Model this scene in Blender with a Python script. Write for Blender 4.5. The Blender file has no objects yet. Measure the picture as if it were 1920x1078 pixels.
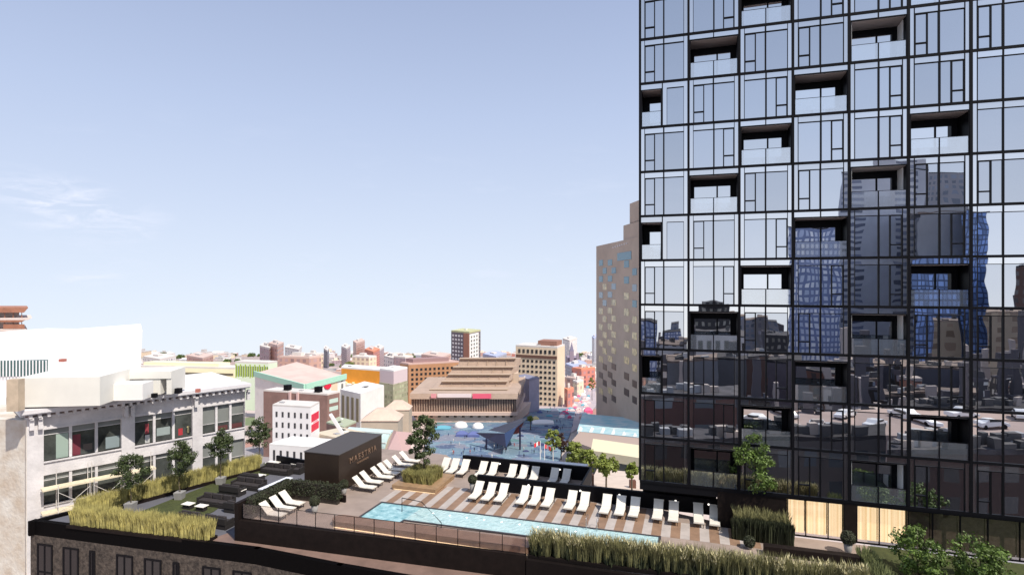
import bpy, bmesh, math, random
from mathutils import Vector, Matrix
random.seed(7)
S = bpy.context.scene
C = S.collection
R = math.radians
F = 1090.0; HX = 960.0; HY = 533.0; CZ = 30.0; SL = 0.1211

# ------------------------------------------------------------ camera, sky, sun
cam = bpy.data.cameras.new('camera'); co = bpy.data.objects.new('camera', cam); C.objects.link(co)
co.location = (0, 0, CZ); co.rotation_euler = (R(90), 0, 0)
cam.sensor_width = 36; cam.lens = 36 * F / 1920; cam.shift_y = -6 / 1920
cam.clip_end = 60000; cam.clip_start = .1
S.camera = co
SUN_AZ, SUN_EL = 138.0, 52.0          # azimuth clockwise from the view direction (+Y)
W = bpy.data.worlds.new('World'); S.world = W; W.use_nodes = True
nt = W.node_tree; nt.nodes.clear()
def N(t, **k):
    n = nt.nodes.new(t)
    for a, b in k.items(): setattr(n, a, b)
    return n
wo = N('ShaderNodeOutputWorld'); bg = N('ShaderNodeBackground'); sky = N('ShaderNodeTexSky')
sky.sky_type = 'NISHITA'; sky.sun_disc = False; sky.sun_elevation = R(SUN_EL); sky.sun_rotation = R(SUN_AZ)
sky.air_density = 1.0; sky.dust_density = 1.6; sky.ozone_density = 1.6; sky.altitude = 100
tc = N('ShaderNodeTexCoord'); sp = N('ShaderNodeSeparateXYZ'); cb = N('ShaderNodeCombineXYZ')
ad = N('ShaderNodeMath', operation='ADD'); ad.inputs[1].default_value = .135
mx = N('ShaderNodeMath', operation='MAXIMUM'); mx.inputs[1].default_value = .012
L = nt.links.new
L(tc.outputs['Generated'], sp.inputs[0]); L(sp.outputs[0], cb.inputs[0]); L(sp.outputs[1], cb.inputs[1])
L(sp.outputs[2], ad.inputs[0]); L(ad.outputs[0], mx.inputs[0]); L(mx.outputs[0], cb.inputs[2]); L(cb.outputs[0], sky.inputs[0])
# thin high veil: pale lavender, stronger toward the horizon
mr = N('ShaderNodeMapRange'); mr.inputs[1].default_value = -.14; mr.inputs[2].default_value = .50
mr.inputs[3].default_value = .92; mr.inputs[4].default_value = .55
L(sp.outputs[2], mr.inputs[0])
ramp = N('ShaderNodeValToRGB'); L(mr.outputs[0], ramp.inputs[0])
cr = ramp.color_ramp; cr.elements[0].position = .42; cr.elements[0].color = (3.9, 4.8, 7.8, 1); cr.elements[1].position = .92; cr.elements[1].color = (8.3, 8.9, 9.6, 1)
e = cr.elements.new(.68); e.color = (6.2, 7.2, 9.6, 1)
rampb = N('ShaderNodeValToRGB'); L(mr.outputs[0], rampb.inputs[0])        # added second gradient behind the viewer, whiter low down for the tower reflections
crb = rampb.color_ramp; crb.elements[0].position = .42; crb.elements[0].color = (3.0, 3.8, 5.6, 1); crb.elements[1].position = .92; crb.elements[1].color = (9.8, 9.8, 9.9, 1)
e = crb.elements.new(.68); e.color = (6.0, 6.9, 8.6, 1)
my = N('ShaderNodeMapRange'); my.inputs[1].default_value = -.1; my.inputs[2].default_value = -.7; L(sp.outputs[1], my.inputs[0])
mixb = N('ShaderNodeMix', data_type='RGBA'); L(my.outputs[0], mixb.inputs[0]); L(ramp.outputs[0], mixb.inputs[6]); L(rampb.outputs[0], mixb.inputs[7])
mix = N('ShaderNodeMix', data_type='RGBA'); L(mr.outputs[0], mix.inputs[0]); L(sky.outputs[0], mix.inputs[6]); L(mixb.outputs[2], mix.inputs[7])
# a few wisps of cloud
mp = N('ShaderNodeMapping'); mp.inputs['Scale'].default_value = (3.2, 3.2, 13); L(tc.outputs['Generated'], mp.inputs[0])
no = N('ShaderNodeTexNoise'); no.inputs['Scale'].default_value = 1.6; no.inputs['Detail'].default_value = 7; no.inputs['Roughness'].default_value = .62
L(mp.outputs[0], no.inputs['Vector'])
r2 = N('ShaderNodeValToRGB'); r2.color_ramp.elements[0].position = .56; r2.color_ramp.elements[1].position = .78
r2.color_ramp.elements[1].color = (.5, .5, .5, 1); L(no.outputs[0], r2.inputs[0])
m2 = N('ShaderNodeMapRange'); m2.inputs[1].default_value = .0; m2.inputs[2].default_value = .28; m2.inputs[3].default_value = 1; m2.inputs[4].default_value = 0
L(sp.outputs[2], m2.inputs[0])
mm = N('ShaderNodeMath', operation='MULTIPLY'); L(r2.outputs[0], mm.inputs[0]); L(m2.outputs[0], mm.inputs[1])
def patch(d, rad, sx, th):
    v1 = N('ShaderNodeVectorMath', operation='SUBTRACT'); v1.inputs[1].default_value = d; L(tc.outputs['Generated'], v1.inputs[0])
    v2 = N('ShaderNodeVectorMath', operation='MULTIPLY'); v2.inputs[1].default_value = (1, 1, sx); L(v1.outputs[0], v2.inputs[0])
    v3 = N('ShaderNodeVectorMath', operation='LENGTH'); L(v2.outputs[0], v3.inputs[0]); m_ = N('ShaderNodeMapRange'); m_.interpolation_type = 'SMOOTHSTEP'; m_.inputs[1].default_value = rad; m_.inputs[2].default_value = rad * .2; L(v3.outputs['Value'], m_.inputs[0])
    n_ = N('ShaderNodeTexNoise'); n_.inputs['Scale'].default_value = 5; n_.inputs['Detail'].default_value = 8; n_.inputs['Roughness'].default_value = .62; n_.inputs['Distortion'].default_value = .6; L(mp.outputs[0], n_.inputs['Vector'])
    c_ = N('ShaderNodeMapRange'); c_.inputs[1].default_value = th; c_.inputs[2].default_value = th + .25; L(n_.outputs[0], c_.inputs[0]); k_ = N('ShaderNodeMath', operation='MULTIPLY'); L(c_.outputs[0], k_.inputs[0]); L(m_.outputs[0], k_.inputs[1]); return k_.outputs[0]
acc = mm.outputs[0]
for d_, r_, s_, t_ in (((-.578, .81, .09), .11, 2.6, .43), ((-.588, .809, .008), .05, 3.5, .42), ((-.62, .78, .12), .10, 3, .44)):
    am = N('ShaderNodeMath', operation='ADD', use_clamp=True); L(acc, am.inputs[0]); L(patch(d_, r_, s_, t_), am.inputs[1]); acc = am.outputs[0]
mixc = N('ShaderNodeMix', data_type='RGBA'); L(acc, mixc.inputs[0]); L(mix.outputs[2], mixc.inputs[6]); mixc.inputs[7].default_value = (7.7, 8.2, 9.6, 1)
L(mixc.outputs[2], bg.inputs[0]); bg.inputs[1].default_value = .09
L(bg.outputs[0], wo.inputs[0])
sl = bpy.data.lights.new('sun', 'SUN'); sl.energy = 4.2; sl.angle = R(.5); sl.color = (1, .93, .82)
so = bpy.data.objects.new('sun', sl); C.objects.link(so)
a, el = R(SUN_AZ), R(SUN_EL)
sdir = Vector((math.sin(a) * math.cos(el), math.cos(a) * math.cos(el), math.sin(el)))
so.rotation_euler = sdir.to_track_quat('Z', 'Y').to_euler(); so.location = (60, -60, 120)
S.view_settings.view_transform = 'Standard'; S.view_settings.look = 'None'; S.view_settings.exposure = 0.3; S.view_settings.gamma = 1
S.render.engine = 'CYCLES'

# ------------------------------------------------------------ helpers
def P(x, y, Y): return Vector(((x - HX) / F * Y, Y, CZ + (HY - y) / F * Y))
def X_(x, Y): return (x - HX) / F * Y
def G(x, y, z):
    Y = (CZ - z) * F / (y - HY); return Vector(((x - HX) / F * Y, Y, z))
def GZ(y): return CZ * F / (y - 665.0)
def GP(x, y, up=0):
    Y = GZ(y); return Vector(((x - HX) / F * Y, Y, -SL * Y + up))
U = Vector((.955, -.297)); NN = Vector((.297, .955))
def T(u, n): return Vector((u * U.x + n * NN.x, u * U.y + n * NN.y))

MATS = {}
def mat(name, col, rough=.7, metal=0, var=0, vs=2.0, bump=0, bs=20, emit=None, col2=None, spec=.5, coat=0):
    if name in MATS: return MATS[name]
    m = bpy.data.materials.new(name); m.use_nodes = True; t = m.node_tree; b = t.nodes['Principled BSDF']
    b.inputs['Base Color'].default_value = (*col, 1); b.inputs['Roughness'].default_value = rough
    b.inputs['Metallic'].default_value = metal; b.inputs['Specular IOR Level'].default_value = spec
    if var or col2:
        tcn = t.nodes.new('ShaderNodeTexCoord'); n = t.nodes.new('ShaderNodeTexNoise'); n.inputs['Scale'].default_value = vs; n.inputs['Detail'].default_value = 6
        n.inputs['Roughness'].default_value = .65
        t.links.new(tcn.outputs['Object'], n.inputs['Vector'])
        r = t.nodes.new('ShaderNodeValToRGB'); r.color_ramp.elements[0].position = .33; r.color_ramp.elements[1].position = .67
        c2 = col2 or tuple(max(0, c * (1 - var)) for c in col); c1 = col if col2 else tuple(min(1, c * (1 + var)) for c in col)
        r.color_ramp.elements[0].color = (*c2, 1); r.color_ramp.elements[1].color = (*c1, 1)
        t.links.new(n.outputs[0], r.inputs[0]); t.links.new(r.outputs[0], b.inputs['Base Color'])
    if bump:
        tcn = t.nodes.new('ShaderNodeTexCoord'); n = t.nodes.new('ShaderNodeTexNoise'); n.inputs['Scale'].default_value = bs; n.inputs['Detail'].default_value = 4
        t.links.new(tcn.outputs['Object'], n.inputs['Vector'])
        bp = t.nodes.new('ShaderNodeBump'); bp.inputs['Strength'].default_value = 1; bp.inputs['Distance'].default_value = bump
        t.links.new(n.outputs[0], bp.inputs['Height']); t.links.new(bp.outputs[0], b.inputs['Normal'])
    if emit: b.inputs['Emission Color'].default_value = (*col, 1); b.inputs['Emission Strength'].default_value = emit
    MATS[name] = m; return m

def grid_mat(name, wall, win, sx=4.0, sz=3.4, gap=.35, rough=.7):
    """wall with a regular grid of windows, for far buildings"""
    if name in MATS: return MATS[name]
    m = bpy.data.materials.new(name); m.use_nodes = True; t = m.node_tree; b = t.nodes['Principled BSDF']
    g = t.nodes.new('ShaderNodeNewGeometry'); s = t.nodes.new('ShaderNodeSeparateXYZ'); t.links.new(g.outputs['Position'], s.inputs[0])
    def M(op, a, b_=None):
        n = t.nodes.new('ShaderNodeMath'); n.operation = op
        for i, v in enumerate((a, b_)):
            if v is None: continue
            if isinstance(v, (int, float)): n.inputs[i].default_value = v
            else: t.links.new(v, n.inputs[i])
        return n.outputs[0]
    nx = t.nodes.new('ShaderNodeSeparateXYZ'); t.links.new(g.outputs['Normal'], nx.inputs[0])
    # horizontal run along the wall: position . (normal rotated 90deg)
    h = M('SUBTRACT', M('MULTIPLY', s.outputs[0], nx.outputs[1]), M('MULTIPLY', s.outputs[1], nx.outputs[0]))
    fx = M('FRACT', M('DIVIDE', h, sx)); fz = M('FRACT', M('DIVIDE', s.outputs[2], sz))
    wx = M('MULTIPLY', M('GREATER_THAN', fx, gap), M('LESS_THAN', fx, 1 - gap * .3))
    wz = M('MULTIPLY', M('GREATER_THAN', fz, gap), M('LESS_THAN', fz, .93))
    up = M('LESS_THAN', M('ABSOLUTE', nx.outputs[2]), .5)
    k = M('MULTIPLY', M('MULTIPLY', wx, wz), up)
    wn = t.nodes.new('ShaderNodeTexWhiteNoise'); cx = t.nodes.new('ShaderNodeCombineXYZ')
    t.links.new(M('FLOOR', M('DIVIDE', h, sx)), cx.inputs[0]); t.links.new(M('FLOOR', M('DIVIDE', s.outputs[2], sz)), cx.inputs[1]); t.links.new(cx.outputs[0], wn.inputs['Vector'])
    cm = t.nodes.new('ShaderNodeMix'); cm.data_type = 'RGBA'; t.links.new(wn.outputs[0], cm.inputs[0])
    cm.inputs[6].default_value = (*win, 1); cm.inputs[7].default_value = (*[min(1, c * 2.4 + .03) for c in win], 1)
    no_ = t.nodes.new('ShaderNodeTexNoise'); no_.inputs['Scale'].default_value = .12; no_.inputs['Detail'].default_value = 5; t.links.new(g.outputs['Position'], no_.inputs['Vector'])
    wv = t.nodes.new('ShaderNodeMix'); wv.data_type = 'RGBA'; t.links.new(no_.outputs[0], wv.inputs[0])
    wv.inputs[6].default_value = (*[c * .75 for c in wall], 1); wv.inputs[7].default_value = (*[min(.95, c * 1.2) for c in wall], 1)
    c = t.nodes.new('ShaderNodeMix'); c.data_type = 'RGBA'; t.links.new(k, c.inputs[0]); t.links.new(wv.outputs[2], c.inputs[6]); t.links.new(cm.outputs[2], c.inputs[7])
    t.links.new(c.outputs[2], b.inputs['Base Color'])
    rr = M('SUBTRACT', rough, M('MULTIPLY', k, rough - .15)); t.links.new(rr, b.inputs['Roughness'])
    MATS[name] = m; return m

WL = {}
def empty(name, loc, label, cat, group=None, rz=0):
    o = bpy.data.objects.new(name, None); C.objects.link(o); o.location = loc; o.rotation_euler = (0, 0, rz); o.empty_display_size = .2
    o['label'] = label; o['category'] = cat
    if group: o['group'] = group
    WL[o.name] = Vector(loc); return o
def tag(o, label=None, cat=None, group=None, kind=None):
    if label: o['label'] = label
    if cat: o['category'] = cat
    if group: o['group'] = group
    if kind: o['kind'] = kind
    return o
class MB:
    def __init__(s): s.v = []; s.f = []; s.mi = []
    def add(s, vs, fs, m=0):
        k = len(s.v); s.v += [Vector(v) for v in vs]; s.f += [[i + k for i in f] for f in fs]; s.mi += [m] * len(fs); return s
    def hexa(s, p, m=0):   # 8 pts: bottom 4 ccw, top 4 ccw
        return s.add(p, [(3, 2, 1, 0), (4, 5, 6, 7), (0, 1, 5, 4), (1, 2, 6, 5), (2, 3, 7, 6), (3, 0, 4, 7)], m)
    def box(s, x0, x1, y0, y1, z0, z1, m=0):
        return s.hexa([(x0, y0, z0), (x1, y0, z0), (x1, y1, z0), (x0, y1, z0), (x0, y0, z1), (x1, y0, z1), (x1, y1, z1), (x0, y1, z1)], m)
    def prism(s, pts, z0, z1, m=0):
        n = len(pts); ar = sum(pts[i][0] * pts[(i + 1) % n][1] - pts[(i + 1) % n][0] * pts[i][1] for i in range(n))
        if ar < 0: pts = pts[::-1]
        za = z0 if isinstance(z0, (list, tuple)) else [z0] * n; zb = z1 if isinstance(z1, (list, tuple)) else [z1] * n
        if ar < 0: za = za[::-1]; zb = zb[::-1]
        vs = [(p[0], p[1], za[i]) for i, p in enumerate(pts)] + [(p[0], p[1], zb[i]) for i, p in enumerate(pts)]
        return s.add(vs, [list(range(n))[::-1], list(range(n, 2 * n))] + [(i, (i + 1) % n, n + (i + 1) % n, n + i) for i in range(n)], m)
    def obox(s, o, du, u0, u1, d0, d1, z0, z1, m=0):   # oriented: du unit along, depth = du rotated +90
        dn = Vector((-du[1], du[0])); o = Vector(o[:2])
        q = [o + Vector(du) * a + dn * b for a, b in ((u0, d0), (u1, d0), (u1, d1), (u0, d1))]
        return s.prism(q, z0, z1, m)
    def tube(s, pts, rads, n=7, m=0):
        rings = []; pts = [Vector(p) for p in pts]
        for i, p in enumerate(pts):
            d = (pts[min(i + 1, len(pts) - 1)] - pts[max(i - 1, 0)]).normalized()
            a = d.orthogonal().normalized(); b = d.cross(a); r = rads[i] if isinstance(rads, (list, tuple)) else rads
            k = len(s.v); s.v += [p + (a * math.cos(2 * math.pi * j / n) + b * math.sin(2 * math.pi * j / n)) * r for j in range(n)]; rings.append(k)
        for i in range(len(rings) - 1):
            for j in range(n):
                s.f.append([rings[i] + j, rings[i] + (j + 1) % n, rings[i + 1] + (j + 1) % n, rings[i + 1] + j]); s.mi.append(m)
        s.f.append([rings[0] + j for j in range(n)][::-1]); s.mi.append(m); s.f.append([rings[-1] + j for j in range(n)]); s.mi.append(m); return s
    def lathe(s, c, prof, n=14, m=0):
        c = Vector(c); k0 = len(s.v)
        for r, z in prof: s.v += [c + Vector((r * math.cos(2 * math.pi * j / n), r * math.sin(2 * math.pi * j / n), z)) for j in range(n)]
        for i in range(len(prof) - 1):
            for j in range(n): s.f.append([k0 + i * n + j, k0 + i * n + (j + 1) % n, k0 + (i + 1) * n + (j + 1) % n, k0 + (i + 1) * n + j]); s.mi.append(m)
        s.f.append([k0 + j for j in range(n)][::-1]); s.mi.append(m); s.f.append([k0 + (len(prof) - 1) * n + j for j in range(n)]); s.mi.append(m); return s
    def build(s, name, ms, parent=None, origin=None, smooth=False, bevel=0):
        o0 = Vector((0, 0, 0))
        if parent is not None: o0 = WL[parent.name]
        if origin is not None: o0 = o0 + Vector(origin) if parent is not None else Vector(origin)
        me = bpy.data.meshes.new(name); me.from_pydata([tuple(v - o0) for v in s.v], [], s.f); me.update()
        if not isinstance(ms, (list, tuple)): ms = [ms]
        for m in ms: me.materials.append(m)
        if len(ms) > 1: me.polygons.foreach_set('material_index', s.mi)
        if smooth: me.polygons.foreach_set('use_smooth', [True] * len(me.polygons))
        o = bpy.data.objects.new(name, me); C.objects.link(o)
        if parent is not None:
            o.parent = parent; o.location = Vector(origin) if origin is not None else (0, 0, 0)
        else: o.location = o0
        WL[o.name] = o0
        if bevel:
            b = o.modifiers.new('bevel', 'BEVEL'); b.width = bevel; b.segments = 2; b.limit_method = 'ANGLE'
        return o
def inst(name, me, parent, loc):
    o = bpy.data.objects.new(name, me); C.objects.link(o); o.parent = parent; o.location = loc
    WL[o.name] = WL[parent.name] + Vector(loc); return o
KIDS = {}
def copy_tree(o, parent=None):
    c = o.copy(); C.objects.link(c); c.parent = parent
    for ch in list(o.children): copy_tree(ch, c)
    return c
def struct(name, mb, m, **k):
    o = mb.build(name, m, **k); o['kind'] = 'structure'; return o

# ------------------------------------------------------------ materials
black = mat('black_metal', (.005, .005, .007), .5, .0, spec=.12)
bronze = mat('dark_bronze_cladding', (.008, .0055, .005), .65, .0, var=.3, vs=.5, spec=.15)
bronze2 = mat('dark_timber_cladding', (.011, .007, .006), .7, var=.3, vs=2, spec=.15)
cream = mat('cream_render', (.72, .66, .52), .8, var=.08, vs=.3)
white = mat('white_render', (.82, .80, .76), .75, var=.06, vs=.4)
paleg = mat('weathered_white_masonry', (.60, .575, .58), .88, var=.13, vs=.6, bump=.03, bs=4)
dkwin = mat('dark_window_glass', (.03, .035, .04), .12, spec=.8)
greywin = mat('grey_blind', (.20, .21, .20), .5, var=.15, vs=.3)
concrete = mat('pale_concrete', (.42, .36, .29), .85, var=.12, vs=.15)
leafA = mat('leaf_dark_green', (.050, .070, .020), .55, var=.45, vs=2.5)
leafB = mat('leaf_fresh_green', (.085, .135, .022), .6, var=.6, vs=2)
leafC = mat('leaf_yellow_green', (.20, .24, .045), .6, var=.3, vs=.3)
bark = mat('bark', (.10, .075, .05), .9, var=.3, vs=8)
grassY = mat('golden_grass', (.42, .37, .13), .8, var=.5, vs=1.7)
grassG = mat('feather_grass', (.19, .18, .075), .8, var=.5, vs=1.3)
grassD = mat('dark_shrub_leaf', (.030, .036, .014), .7, var=.4, vs=3)
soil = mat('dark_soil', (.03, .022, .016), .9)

def glass_mat(name, tint, refl, base=(.012, .014, .018), wob=.0022, sc=.35, emit=None):
    m = bpy.data.materials.new(name); m.use_nodes = True; t = m.node_tree; t.nodes.clear()
    o = t.nodes.new('ShaderNodeOutputMaterial'); d = t.nodes.new('ShaderNodeBsdfDiffuse'); g = t.nodes.new('ShaderNodeBsdfGlossy'); x = t.nodes.new('ShaderNodeMixShader')
    d.inputs[0].default_value = (*base, 1); g.inputs[0].default_value = (*tint, 1); g.inputs['Roughness'].default_value = .008
    tcn = t.nodes.new('ShaderNodeNewGeometry'); n = t.nodes.new('ShaderNodeTexNoise'); n.inputs['Scale'].default_value = sc; n.inputs['Detail'].default_value = 1.5
    oi = t.nodes.new('ShaderNodeObjectInfo'); va = t.nodes.new('ShaderNodeVectorMath'); va.operation = 'MULTIPLY_ADD'; va.inputs[1].default_value = (37, 23, 51)
    t.links.new(oi.outputs['Random'], va.inputs[0]); t.links.new(tcn.outputs['Position'], va.inputs[2]); t.links.new(va.outputs[0], n.inputs['Vector'])
    tr = t.nodes.new('ShaderNodeMapRange'); tr.inputs[3].default_value = refl - .10; tr.inputs[4].default_value = min(.97, refl + .07); t.links.new(oi.outputs['Random'], tr.inputs[0]); t.links.new(tr.outputs[0], x.inputs[0])
    b = t.nodes.new('ShaderNodeBump'); b.inputs['Distance'].default_value = wob * 4.2; t.links.new(n.outputs[0], b.inputs['Height']); t.links.new(b.outputs[0], g.inputs['Normal'])
    x.inputs[0].default_value = refl; t.links.new(d.outputs[0], x.inputs[1]); t.links.new(g.outputs[0], x.inputs[2]); t.links.new(x.outputs[0], o.inputs[0])
    MATS[name] = m; return m
g_pane = glass_mat('tower_window_glass', (.86, .89, .95), .80)
g_span = glass_mat('tower_spandrel_glass', (.95, .95, .96), .90, base=(.12, .13, .15))
g_in = glass_mat('balcony_door_glass', (.95, .97, 1), .88)
def clear_glass(name, col, k, refl=.25, dif=None):
    m = bpy.data.materials.new(name); m.use_nodes = True; t = m.node_tree; t.nodes.clear()
    o = t.nodes.new('ShaderNodeOutputMaterial'); a = t.nodes.new('ShaderNodeBsdfTransparent'); g = t.nodes.new('ShaderNodeBsdfGlossy'); x = t.nodes.new('ShaderNodeMixShader')
    a.inputs[0].default_value = (*col, 1); g.inputs['Roughness'].default_value = .02; g.inputs[0].default_value = (1, 1, 1, 1); x.inputs[0].default_value = refl
    t.links.new(a.outputs[0], x.inputs[1]); t.links.new(g.outputs[0], x.inputs[2])
    if dif:
        d = t.nodes.new('ShaderNodeBsdfDiffuse'); d.inputs[0].default_value = (*dif[0], 1); y = t.nodes.new('ShaderNodeMixShader'); y.inputs[0].default_value = dif[1]
        t.links.new(x.outputs[0], y.inputs[1]); t.links.new(d.outputs[0], y.inputs[2]); t.links.new(y.outputs[0], o.inputs[0])
    else: t.links.new(x.outputs[0], o.inputs[0])
    MATS[name] = m; return m
g_bal = clear_glass('balustrade_glass', (.80, .86, .92), 1, .66, dif=((.80, .90, 1), .045))
g_fence = clear_glass('fence_glass', (.84, .81, .80), 1, .07)

# ------------------------------------------------------------ ground
gm = bpy.data.materials.new('city_ground'); gm.use_nodes = True; t = gm.node_tree; b = t.nodes['Principled BSDF']; b.inputs['Roughness'].default_value = .9
g = t.nodes.new('ShaderNodeNewGeometry'); v = t.nodes.new('ShaderNodeTexVoronoi'); v.inputs['Scale'].default_value = .022; t.links.new(g.outputs['Position'], v.inputs['Vector'])
rp = t.nodes.new('ShaderNodeValToRGB'); t.links.new(v.outputs['Color'], rp.inputs[0]); rp.color_ramp.interpolation = 'CONSTANT'
rp.color_ramp.elements[0].color = (.42, .34, .31, 1); rp.color_ramp.elements[1].position = .8; rp.color_ramp.elements[1].color = (.16, .20, .10, 1)
for p_, c_ in ((.25, (.30, .28, .29, 1)), (.45, (.55, .46, .42, 1)), (.62, (.40, .22, .18, 1))): e = rp.color_ramp.elements.new(p_); e.color = c_
t.links.new(rp.outputs[0], b.inputs['Base Color'])
mb = MB(); Y1 = 26000.0
mb.add([(-40000, -Y1, -SL * Y1), (40000, -Y1, -SL * Y1), (40000, 0, 0), (-40000, 0, 0), (40000, Y1, -SL * Y1), (-40000, Y1, -SL * Y1)], [(0, 1, 2, 3), (3, 2, 4, 5)])
mb.mi = [1, 0]
struct('ground', mb, [gm, mat('dark_city_ground', (.07, .062, .062), .9, col2=(.16, .12, .11), vs=.03)])

def gsheet(name, pts, m, up):
    q = [GP(x, y, up) for x, y in pts]; mbx = MB(); n = len(q); mbx.add(q, [list(range(n))])
    return struct(name, mbx, m)
# ------------------------------------------------------------ THE GLASS TOWER
TO = Vector((8.72, 39.6)); CW = 3.16; NC = 8; ZB = lambda r: 46.65 - 3.0 * r
NF = -NN
def tt(px): x = (px - HX) / F; return (x * 39.6 - 8.72) / (.955 + .297 * x)
tower = empty('glass_tower', (*(TO + U * 12), 14.1), 'tall black framed glass tower reflecting the sky and city, with scattered recessed balconies', 'tower')
def TB(mb, a0, a1, b0, b1, d0, d1, o=(0, 0, 0), m=0):
    """box in facade coordinates: a along, b up, d outward"""
    q = [Vector((U.x * a + NF.x * d, U.y * a + NF.y * d)) for a, d in ((a0, d0), (a0, d1), (a1, d1), (a1, d0))]
    mb.prism([(p.x + o[0], p.y + o[1]) for p in q], b0 + o[2], b1 + o[2], m)
OT = (TO.x, TO.y, 0)
mb = MB(); WT = CW * NC
TB(mb, 0, WT, 16.7, ZB(-1) + 4, -18, -2.0, OT)
mb.build('core_wall', black, tower)
mb = MB()
for r in range(-1, 12): TB(mb, -.03, WT, ZB(r - 1) - .11, ZB(r - 1) + .05, -2, .035, OT)
mb.build('floor_slab', black, tower); tower.children[-1]['kind'] = 'stuff' if False else 'part'; del tower.children[-1]['kind']
mb = MB()
for c in range(NC + 1): TB(mb, c * CW - .075, c * CW + .075, ZB(10) + .05, ZB(-1) + 3, -2, .05, OT)
mb.build('column_mullion', black, tower)
mb = MB(); TB(mb, -.05, WT + .05, ZB(-1) + 3.05, ZB(-1) + 4.4, -18.2, .06, OT); mb.build('parapet', black, tower)
# protos in cell coordinates
def win_meshes(kind):
    f = MB(); p = MB(); s = MB(); H = 2.91
    def bar(a0, a1, b0, b1, d=.03): TB(f, a0, a1, b0, b1, -.12, d)
    head = 2.50
    def mir(a0, a1): return (a0, a1) if kind != 'R' else (CW - a1, CW - a0)
    if kind in 'LR':
        for a0, a1, b0, b1 in ((.29, .325, .05, H), (2.84, 2.875, .05, H), (.30, 2.865, head, head + .045), (1.52, 1.61, .05, H), (.33, .37, .05, head), (.33, .99, head - .03, head), (.93, .995, .05, head), (.37, .93, .70, .775)):
            q = mir(a0, a1); bar(*q, b0, b1)
        q = mir(.325, 2.84); TB(p, *q, .05, head, -.09, -.05)
        for a0, a1, b0, b1 in ((.055, .30, .05, H), (2.865, CW - .055, .05, H), (.30, 2.865, head + .035, H)):
            q = mir(a0, a1); TB(s, *q, b0, b1, -.07, -.02)
    elif kind == 'P':
        for a0, a1, b0, b1 in ((.30, .325, .05, H), (1.53, 1.60, .05, H), (.30, CW - .06, head, head + .035)): bar(a0, a1, b0, b1)
        TB(p, .325, CW - .06, .05, head, -.09, -.05)
        TB(s, .055, .30, .05, H, -.07, -.02); TB(s, .325, CW - .055, head + .035, H, -.07, -.02)
    elif kind == 'N':
        for a0, a1, b0, b1 in ((1.44, 1.51, .05, H), (1.76, 1.785, .05, head), (2.84, 2.865, .05, head), (1.76, 2.865, head, head + .035)): bar(a0, a1, b0, b1)
        TB(p, 1.785, 2.84, .05, head, -.09, -.05)
        TB(s, 1.51, 1.76, .05, H, -.07, -.02); TB(s, 2.865, CW - .055, .05, H, -.07, -.02); TB(s, 1.76, 2.865, head + .035, H, -.07, -.02); TB(s, .055, 1.44, 2.55, H, -.07, -.02)
    return [x.build(n, m).data for x, n, m in ((f, 'window', black), (p, 'pane', g_pane), (s, 'spandrel_panel', g_span))]
def bal_meshes(a0, a1, lightleft):
    # recess shell: open box
    D = 1.5; sh = MB(); so_ = MB(); fr = MB(); gl = MB(); ba = MB(); rl = MB(); wp = MB()
    TB(sh, a0, a1, .05, 2.5, -D - .1, -D)                    # back wall
    TB(sh, a0, a0 + .07, .05, 2.5, -D, .03); TB(sh, a1 - .07, a1, .05, 2.5, -D, .03)
    TB(sh, a0, a1, 2.5, 2.54, -.06, .03)
    TB(so_, a0 + .07, a1 - .07, 2.47, 2.5, -D, -.06)
    if lightleft: TB(wp, a0 + .07, a0 + .10, .06, 2.45, -D, -.05); TB(wp, a1 - .10, a1 - .07, .06, 2.45, -D, -.5)
    w0 = a0 + .32; w1 = a1 - .42; wm = w0 + (w1 - w0) * .64
    if a1 - a0 < 2: w0 = a0 + .5; w1 = a1 - .09; wm = None
    TB(fr, w0 - .08, w1 + .06, 2.0, 2.08, -D, -D + .09); TB(fr, w0 - .08, w0, .05, 2.0, -D, -D + .09); TB(fr, w1, w1 + .06, .05, 2.0, -D, -D + .09)
    if wm: TB(fr, wm - .05, wm + .05, .05, 2.0, -D, -D + .09)
    TB(gl, w0, w1, .05, 2.0, -D + .01, -D + .05)
    TB(ba, a0 + .09, a1 - .09, .06, 1.02, -.03, -.01)
    TB(rl, a0 + .07, a1 - .07, 1.02, 1.045, -.04, 0)
    mid = (a0 + a1) / 2
    if a1 - a0 > 2: TB(rl, mid - .03, mid + .03, .05, 1.02, -.009, .02); TB(sh, a0, a1, 2.54, 2.57, -.1, .03); TB(sh, mid - .03, mid + .03, 2.57, 2.91, -.1, .03)
    sp_ = MB()
    if a1 - a0 > 2: TB(sp_, a0, a1, 2.57, 2.91, -.07, -.02)
    return [x.build(n, m).data if x.f else None for x, n, m in ((sh, 'balcony', black), (so_, 'soffit', soffit), (fr, 'door_frame', black), (gl, 'door_glass', g_in), (ba, 'balustrade', g_bal), (rl, 'handrail', black), (sp_, 'spandrel_panel', g_span), (wp, 'side_panel', whitep))]
soffit = mat('pale_soffit', (.42, .38, .38), .7); whitep = mat('white_reveal_panel', (.80, .80, .80), .5)
PR = {k: win_meshes(k) for k in 'LRPN'}
PB = {'B': bal_meshes(.055, CW - .055, False), 'W': bal_meshes(.055, CW - .055, True), 'N': bal_meshes(.055, 1.44, False)}
for o in [o for o in C.objects if o.parent is None and o.type == 'MESH' and o.name.split('.')[0] in ('window', 'pane', 'spandrel_panel', 'balcony', 'soffit', 'door_frame', 'door_glass', 'balustrade', 'handrail', 'side_panel')]:
    bpy.data.objects.remove(o)
PAT = ['LRBRRBPB', 'LBLLWLLL', 'NLRBRRPR']     # row r mod 3
tl = WL[tower.name]
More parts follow.
